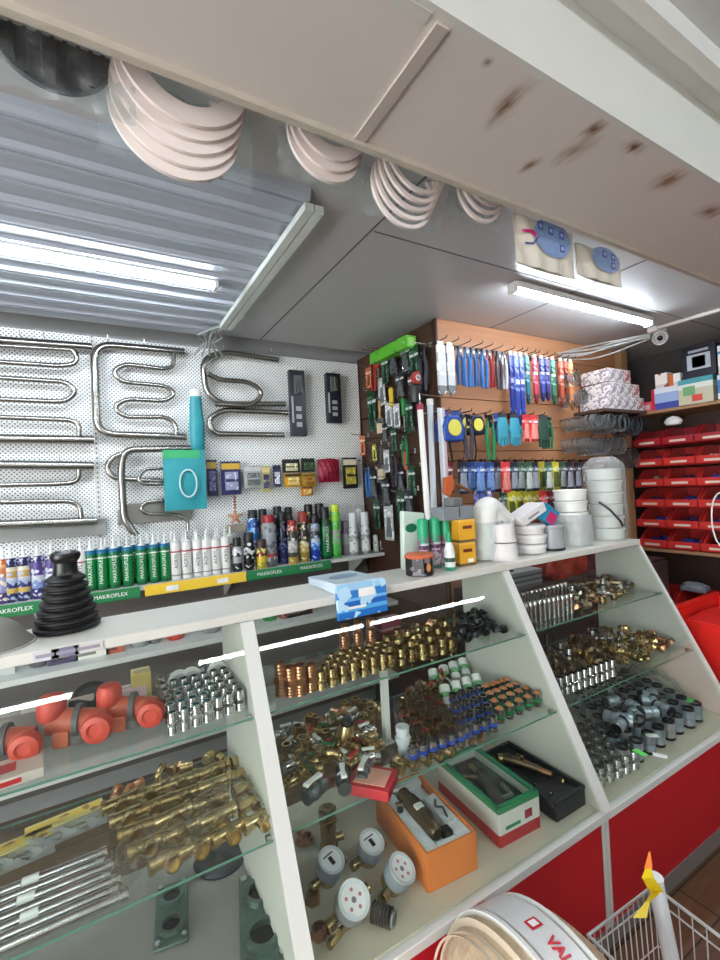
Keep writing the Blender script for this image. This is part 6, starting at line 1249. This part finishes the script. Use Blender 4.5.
# ---------- right case
N_CT = None
def stub(m1, r, h, name, cat='pipe'):
    t = thing(name, '', cat); B().lathe([(r, 0), (r, h*.75)], 12).build('shaft', m1, t); B().lathe([(r*1.25, h*.74), (r*1.3, h*.77), (r*1.3, h*.95), (r*1.1, h), (r*.8, h), (0, h*.9)], 12).build('head', m1, t); return Proto(t)
ST = stub(CHROME, .0135, .10, 'chrome_extension')
rows(ST, ((541, 631), (592, 618), (537, 618), (584, 604)), 12, 2, Z1, 'tall chrome extension piece, right case', 'chrome extension pieces on the upper shelf')
heap([BU_DK, BU_CH, E_DK, C_DK, BU_CH, N_CH], ((590, 612), (655, 586), (560, 600), (636, 570)), 90, Z1, 'right case top shelf heap', 'loose fittings on the upper shelf of the right case', layers=3, sp=.034, top=.018, seed=31)
heap([BU_BR, BU_CU, C_BR], ((575, 620), (640, 598), (575, 605), (640, 586)), 30, Z1, 'front of the right case top shelf', 'brass bushings at the front of the upper shelf', layers=1, sp=.034, seed=32)
heap([BU_DK, C_DK, BU_CH, RING_K], ((530, 605), (575, 596), (534, 592), (575, 584)), 26, Z1, 'behind the chrome extension pieces', 'dark fittings behind the chrome extension pieces', layers=1, sp=.034, seed=33)
rows(N_CH, ((562, 700), (620, 678), (558, 690), (614, 668)), 11, 1, Z2, 'chrome nipple from the left on the right case lower shelf', 'chrome nipples on the lower shelf of the right case', sc=(.85, .85, 1.3))
heap([C_DK, BU_DK, E_DK, T_DK, T_BR, N_CH, BU_CH], ((560, 690), (625, 664), (546, 660), (610, 632)), 110, Z2, 'left heap, right case lower shelf', 'dark fittings on the lower shelf of the right case', layers=3, sp=.034, top=.024, seed=34)
heap([BU_BR, C_BR, E_BR, BU_CH, V_K], ((625, 668), (668, 648), (608, 640), (652, 622)), 60, Z2, 'middle heap, right case lower shelf', 'brassy fittings on the lower shelf of the right case', layers=2, sp=.034, top=.024, seed=35)
heap([BU_CU, E_CU, C_RD], ((662, 652), (690, 640), (648, 638), (676, 626)), 22, Z2, 'right end heap, right case lower shelf', 'coppery fittings at the shelf end', layers=2, sp=.034, top=.02, seed=36)
# large compression couplings in film at the bottom
def bigc(m1, m2, r=.026, h=.085):
    t = thing('hose_coupling', '', 'coupling'); B().lathe([(r*.86, 0), (r*.98, .003), (r*.98, h*.14)], 16).build('foot', m2, t)
    B().lathe([(r*.9, h*.14), (r, h*.17), (r, h*.44), (r*.84, h*.47), (r*.84, h*.55), (r, h*.58), (r, h*.88), (r*.8, h*.90)], 16).build('body', m1, t)
    B().ring([(r*.70, h*.88), (r*.92, h*.88), (r*.92, h), (r*.70, h)], 16).build('mouth', m2, t); B().lathe([(0, h*.90), (r*.7, h*.90)], 12).build('bore', DARK, t); return Proto(t)
SLV = mat('blueish_steel', (168, 180, 192), .28, .55, var=.35, scale=30); BC = bigc(SLV, DARK); BC2 = bigc(mat('grey_steel', (184, 186, 184), .3, .55, var=.3, scale=30), RUBBER)
GB2 = 'large hose couplings at the bottom of the right case'
def f(p, i, j):
    if j+i*.9 > 11.5 and False: return
    (BC if (i*3+j) % 4 else BC2).put((p.x+random.uniform(-.004, .004), p.y+random.uniform(-.004, .004), Z0), (0, 0, random.uniform(0, 6)), '%s large coupling from the left, %s row from the glass, right case' % (ORD[i], ORD[j]), GB2, random.uniform(.90, .98))
for k_, (px_, py_) in enumerate([(640, 700), (655, 705), (672, 712), (632, 716), (650, 722), (668, 728), (620, 705), (686, 722), (645, 738), (662, 744), (628, 730), (615, 722)]):
    p_ = AZ(px_, py_, Z0+.10); BC.put((min(p_.x, 2.28), min(max(p_.y, 1.06), 1.40), Z0+.122), (PI/2, 0, .5+k_*1.7), '%s large coupling lying on top of the standing ones, right case' % ORD[k_], GB2, .9)
quad(((640, 775), (712, 726), (590, 712), (664, 676)), 8, 7, Z0, f, .029, .09)
BC3 = nipple(CHROME, .018, .062, 'chrome_socket'); 
rows(BC3, ((597, 792), (640, 770), (578, 745), (618, 728)), 6, 6, Z0, 'small chrome socket at the deck, right case', 'small chrome sockets on the deck of the right case')
for i, (px, py, c) in enumerate([(615, 722, (214, 216, 220)), (650, 715, (214, 216, 214)), (652, 735, (206, 220, 206)), (610, 690, (210, 212, 216)), (660, 755, (216, 220, 214)), (690, 700, (90, 200, 100)), (640, 752, (100, 210, 90))]):
    p = AZ(px, py, Z0+.095); o = B().box(-.022, -.012, 0, .022, .012, .0012).build('paper_tag', mat('tagc_%d' % i, c, .5), loc=(p.x, p.y, Z0+.0925)); o.rotation_euler = (0, 0, i*1.3)
    tag(o, ('white', 'white', 'pale green', 'white', 'white', 'bright green', 'lime')[i]+' tag lying on the couplings, '+('left of centre', 'centre', 'in front of the centre', 'far left', 'nearest the glass', 'far right', 'beside the nearest one')[i], 'tag', 'tags on the couplings')
for i, (px, py) in enumerate([(634, 700), (662, 708)]):
    p = AZ(px, py, Z0); p.x = (1.80, 2.16)[i]; p.y = 1.20; t = thing('film_bag', ('left', 'right')[i]+' clear bag spread over the large couplings of the right case', 'bag', (p.x, p.y, Z0+.004))
    B().sheet(lambda a, b: ((a-.5)*.32, (b-.5)*.24, .170+.012*math.sin(a*29+b*7)+.008*math.sin(b*37+a*3)-.07*(abs(a-.5)*2)**3-.07*(abs(b-.5)*2)**3), 40, 28).build('film', FILM, t)
# ================================================================== hung under the soffit edge
def ring_pack(lb, cpx, R, n, y, dstep, tilt, zoff=0, w_=.045, x_scale=1.0):
    """n flat rings in a film sleeve, fixed behind the soffit edge"""
    p = AY(*cpx, y); t = thing('ring_pack', lb, 'ring pack', (p.x, y, p.z), 0, 'ring packs hung behind the soffit edge')
    M0 = RX(tilt)
    for k in range(n):
        c = M0 @ Vector((dstep[0]*k, dstep[1]*k, dstep[2]*k))
        B().ring([(R-w_, -.005), (R, -.005), (R, .005), (R-w_, .005)], 44, M=T(*c) @ RX(tilt)).build('ring', mat('ring_pinkwhite', (224, 212, 206), .45, var=.05), t)
    e = M0 @ Vector((dstep[0]*n*.5, dstep[1]*n*.5, dstep[2]*n*.5))
    def fn(u, v):
        x = (u-.5)*(R*2.25+abs(dstep[0])*n); yy = -(R*1.12)+v*(R*2.24)
        q = T(*e) @ RX(tilt) @ Vector((x, yy-dstep[1]*0, -.03-.007*math.sin(u*27+v*8)-.005*math.sin(v*33)))
        return tuple(q)
    B().sheet(fn, 36, 36).build('film_front', BAGF, t)
    return t
# seen from below, the packs hang nearly upright facing the customers
ring_pack('largest pack of nested white rings in film, second hanging from the left', (186, 62), .140, 5, 1.02, (-.004, -.024, -.012), PI/2, w_=.042)
ring_pack('smaller pack of white rings in film, third hanging from the left', (330, 120), .105, 3, 1.02, (-.003, -.022, -.012), PI/2, w_=.035)
ring_pack('pack of thin-rimmed white rings in film, fourth hanging from the left', (418, 155), .112, 5, 1.02, (-.006, -.021, -.012), PI/2, w_=.011)
ring_pack('small pack of thin-rimmed white rings in film, right of the fourth pack', (486, 175), .098, 3, 1.02, (-.004, -.022, -.012), PI/2, w_=.010)
p = AY(52, 40, 1.06); t = thing('grille_pack', 'black round grille in clear film hanging at the upper left', 'grille', (p.x, 1.06, p.z))
B().lathe([(0, -.006), (.104, -.006), (.108, .0), (.104, .006), (0, .006)], 40, M=RX(PI/2) @ Matrix.Diagonal((1, 1, 1, 1))).build('disc', mat('grille_black', (28, 30, 38), .5, bump=.2), t)
m = B()
for k in range(9): x = -.088+k*.022; L = math.sqrt(max(0, .10**2-x*x)); m.box(x-.004, -.011, -L, x+.004, -.006, L)
m.build('ribs', mat('grille_black', (28, 30, 38), .5), t); t.children[-1].name = 'rib_grid'
B().sheet(lambda u, v: ((u-.5)*.29, -.025-.006*math.sin(u*25+v*7)-.004*math.sin(v*31), -.14+v*.27), 34, 34).build('film_front', BAGF, t)
# printed bags
PB = mat('bag_cream', (214, 206, 190), .45, var=.06, bump=.2)
def printed_bag(lb, x0, x1, y, z0, z1, seed):
    t = thing('printed_bag', lb, 'bag', ((x0+x1)/2, y, z0), 0, 'printed bags hung behind the soffit edge'); w = (x1-x0)/2; h = z1-z0
    B().sheet(lambda u, v: ((u-.5)*2*w, -.014*math.sin(u*3.14)*math.sin(v*2.6+.3)-.003*math.sin(u*21+v*5), v*h), 20, 20).build('bag_front', PB, t)
    B().sheet(lambda u, v: ((.5-u)*2*w, .010*math.sin(u*3.14), v*h), 8, 8).build('bag_back', PB, t)
    bl = mat('bag_blue', (126, 150, 190), .4, var=.3, scale=50); B().lathe([(0, 0), (1, 0)], 26, M=T(w*.12, -.0185, h*.66) @ RX(PI/2) @ Matrix.Diagonal((w*.62, h*.40, 1, 1))).build('blue_oval', bl, t)
    for k, (a, b) in enumerate([(.05, .72), (.42, .70), (.42, .42), (-.3, .75)][:3 if seed else 4]):
        B().box(w*a-.012, -.0205, h*b, w*a+.012, -.0188, h*b+.026).build('printed_square', mat('bag_navy', (70, 90, 160), .4), t)
        B().box(w*a-.006, -.0212, h*b+.007, w*a+.006, -.0205, h*b+.019).build('printed_dot', mat('bag_pale', (170, 184, 214), .4), t)
    if not seed: B().tube([(-w*.85, -.017, h*.62), (-w*.6, -.019, h*.66), (-w*.45, -.019, h*.60)], .005, 6).build('magenta_mark', mat('magenta', (190, 40, 110), .4), t); B().tube([(-w*.4, -.018, h*.56), (-w*.55, -.018, h*.42), (-w*.8, -.017, h*.38)], .003, 6).build('blue_stroke', mat('bag_navy', (70, 90, 160), .4), t)
a = AY(516, 262, 1.0); b = AY(574, 272, 1.0); printed_bag('cream printed bag with a magenta mark hung under the soffit, left of two', a.x, b.x, 1.0, a.z, 2.42, 0)
a = AY(577, 274, 1.03); b = AY(621, 278, 1.03); printed_bag('cream printed bag with blue squares hung under the soffit, right of two', a.x, b.x, 1.03, a.z, 2.42, 1)
# ================================================================== foreground
ctr = Vector((.705, .56, .337)); t = thing('pipe_coil', 'large film-wrapped beige pipe coil with a red lettered band in the foreground', 'pipe coil', tuple(ctr), 0, None, rot=(0, 0, 0))
FW2 = mat('wrapped_coil', (190, 168, 138), .3, var=.25, scale=30, bump=.5, bscale=60)
R_, W_ = .332, .118
prof = []
for k in range(15):
    a = -PI/2+PI*k/14; prof.append((R_-.10+.10*math.cos(a), W_*.55*(k-7)/7*0+ (W_-.10)*(1 if math.sin(a) > 0 else -1)*(0 if abs(math.sin(a)) < .01 else 1)+.10*math.sin(a)))
prof = prof+[(.17, W_*.9), (.17, -W_*.9)]
cr = B().ring(prof, 56).build('coil_wrap', FW2, t, angle=50)
B().ring([(R_-.012, -.036), (R_+.003, -.036), (R_+.003, .036), (R_-.012, .036)], 56).build('label_band', mat('label_film', (214, 214, 212), .3, var=.06), t)
for s in (-.046, .046): B().ring([(R_-.012, s-.004), (R_+.004, s-.004), (R_+.004, s+.004), (R_-.012, s+.004)], 56).build('strap', mat('strap_film', (226, 226, 222), .3), t)
for k in range(6):      # winding lines of the pipe under the film
    z = -.105+.018*k; B().ring([(R_-.02, z-.004), (R_-.004-.02*(1 if k < 2 else 0), z), (R_-.02, z+.004)], 56).build('winding', mat('coil_pipe', (206, 190, 166), .35), t)
VR = mat('print_red2', (200, 34, 52), .4)
def around(mesh_o, ang0):      # wrap flat lettering round the coil
    for v in mesh_o.data.vertices:
        a = ang0+v.co.x/R_; r = R_+.0042+v.co.z; v.co = (r*math.cos(a), r*math.sin(a), v.co.y)
COILWORDS = [('VALTEC', k*PI/3) for k in range(6)]
for wd, a0 in COILWORDS:
    a0 = a0+.05
    tx = text(wd, .030, VR, t, Matrix.Identity(4), extrude=.0008, bold=.0006); around(tx, a0)
    em = B().box(-.013, -.013, 0, .013, .013, .0008).box(-.008, -.008, .0008, .008, .008, .0012, 1).build('emblem', [VR, PRINT], t, smooth=False); around(em, a0-.28)
t.rotation_euler = (0, PI/2, math.radians(-8))
# wire basket with a white pipe, film and yellow tag
WIRE = mat('basket_wire', (206, 206, 204), .35, .2)
bk, bl_, br_ = AZ(653, 886, .5), AZ(575, 945, .5), AZ(735, 948, .5)
P0 = Vector((bk.x, bk.y, 0)); u = (Vector((bl_.x, bl_.y, 0))-P0).normalized(); v = (Vector((br_.x, br_.y, 0))-P0).normalized()
t = thing('wire_basket', 'white wire basket standing on the floor in front of the red panel', 'basket', (P0.x, P0.y, 0)); LU, LV = .25, .36
def bp(a, b, z): k = 1-.15*(1-z/.5); c = (u*LU+v*LV)*.5; q = u*a*LU+v*b*LV; q = c+(q-c)*k; return (q.x, q.y, z)
for z, r in ((.5, .0045), (.47, .0025), (.36, .002), (.24, .002), (.12, .002), (.012, .003)):
    B().tube([bp(0, 0, z), bp(1, 0, z), bp(1, 1, z), bp(0, 1, z)], r, 6, closed=True).build('rim' if z == .5 else 'hoop', WIRE, t)
for side in range(4):
    m = B(); 
    for k in range(12):
        s = k/12; a, b = [(s, 0), (1, s), (1-s, 1), (0, 1-s)][side]; m.tube([bp(a, b, .012), bp(a, b, .5)], .0016, 5)
    m.build('wire_side', WIRE, t)
m = B()
for k in range(1, 8): m.tube([bp(k/8, 0, .012), bp(k/8, 1, .012)], .0016, 5)
m.build('wire_floor', WIRE, t)
# the pipe stands in the basket
top = AZ(655, 880, .60); low = P0+Vector(bp(.55, .55, .024))
t = thing('white_pipe', 'white plastic pipe leaning in the wire basket', 'pipe', tuple(low)); tp = Vector((top.x, top.y, .60))
B().tube([(0, 0, 0), tuple(tp-low)], .017, 14).build('pipe', mat('pipe_greywhite', (206, 208, 210), .35), t); B().lathe([(.018, 0), (.018, .02)], 14, M=T(*(tp-low)) @ T(0, 0, -.012)).build('end_sleeve', WPLAST, t)
YT_ = mat('yellow_tag', (226, 196, 30), .4, var=.2)
d = (tp-low).normalized(); o1 = tp+Vector((-.005, -.022, .0)); t = thing('yellow_tag', 'folded yellow paper tag with an orange tip tied to the white pipe', 'tag', tuple(o1))
q0 = AY(650, 852, o1.y)-o1; q1 = AY(648, 878, o1.y)-o1; q2 = AY(657, 892, o1.y)-o1; q3 = AY(648, 902, o1.y-.02)-o1; q4 = AY(640, 918, o1.y-.03)-o1
def ribbon(m, pts, ws, th=.0012):
    for i in range(len(pts)-1):
        a, b = Vector(pts[i]), Vector(pts[i+1]); sd = RT
        m.add([a-sd*ws[i], a+sd*ws[i], b+sd*ws[i+1], b-sd*ws[i+1]]+[x+Vector((0, th, 0)) for x in (a-sd*ws[i], a+sd*ws[i], b+sd*ws[i+1], b-sd*ws[i+1])], [(3, 2, 1, 0), (4, 5, 6, 7), (0, 1, 5, 4), (1, 2, 6, 5), (2, 3, 7, 6), (3, 0, 4, 7)])
    return m
ribbon(B(), [q0*.35+q1*.65+Vector((0, 0, .0)), q1, q2], [.006, .013, .016]).build('upper_fold', YT_, t); ribbon(B(), [q2, q3, q4], [.010, .004, .014]).build('lower_fold', YT_, t); ribbon(B(), [q0, q0*.35+q1*.65], [.001, .009]).build('orange_tip', mat('tag_orange', (232, 130, 60), .4), t)
crumpled('film_heap', 'crumpled grey film with dark packets inside the wire basket', 'film', P0.x+(u*LU+v*LV).x*.5, P0.y+(u*LU+v*LV).y*.5-.0, .022, .15, .20, .28, mat('purplish_film', (120, 112, 124), .25, var=.5, scale=25, bump=.8), 9)
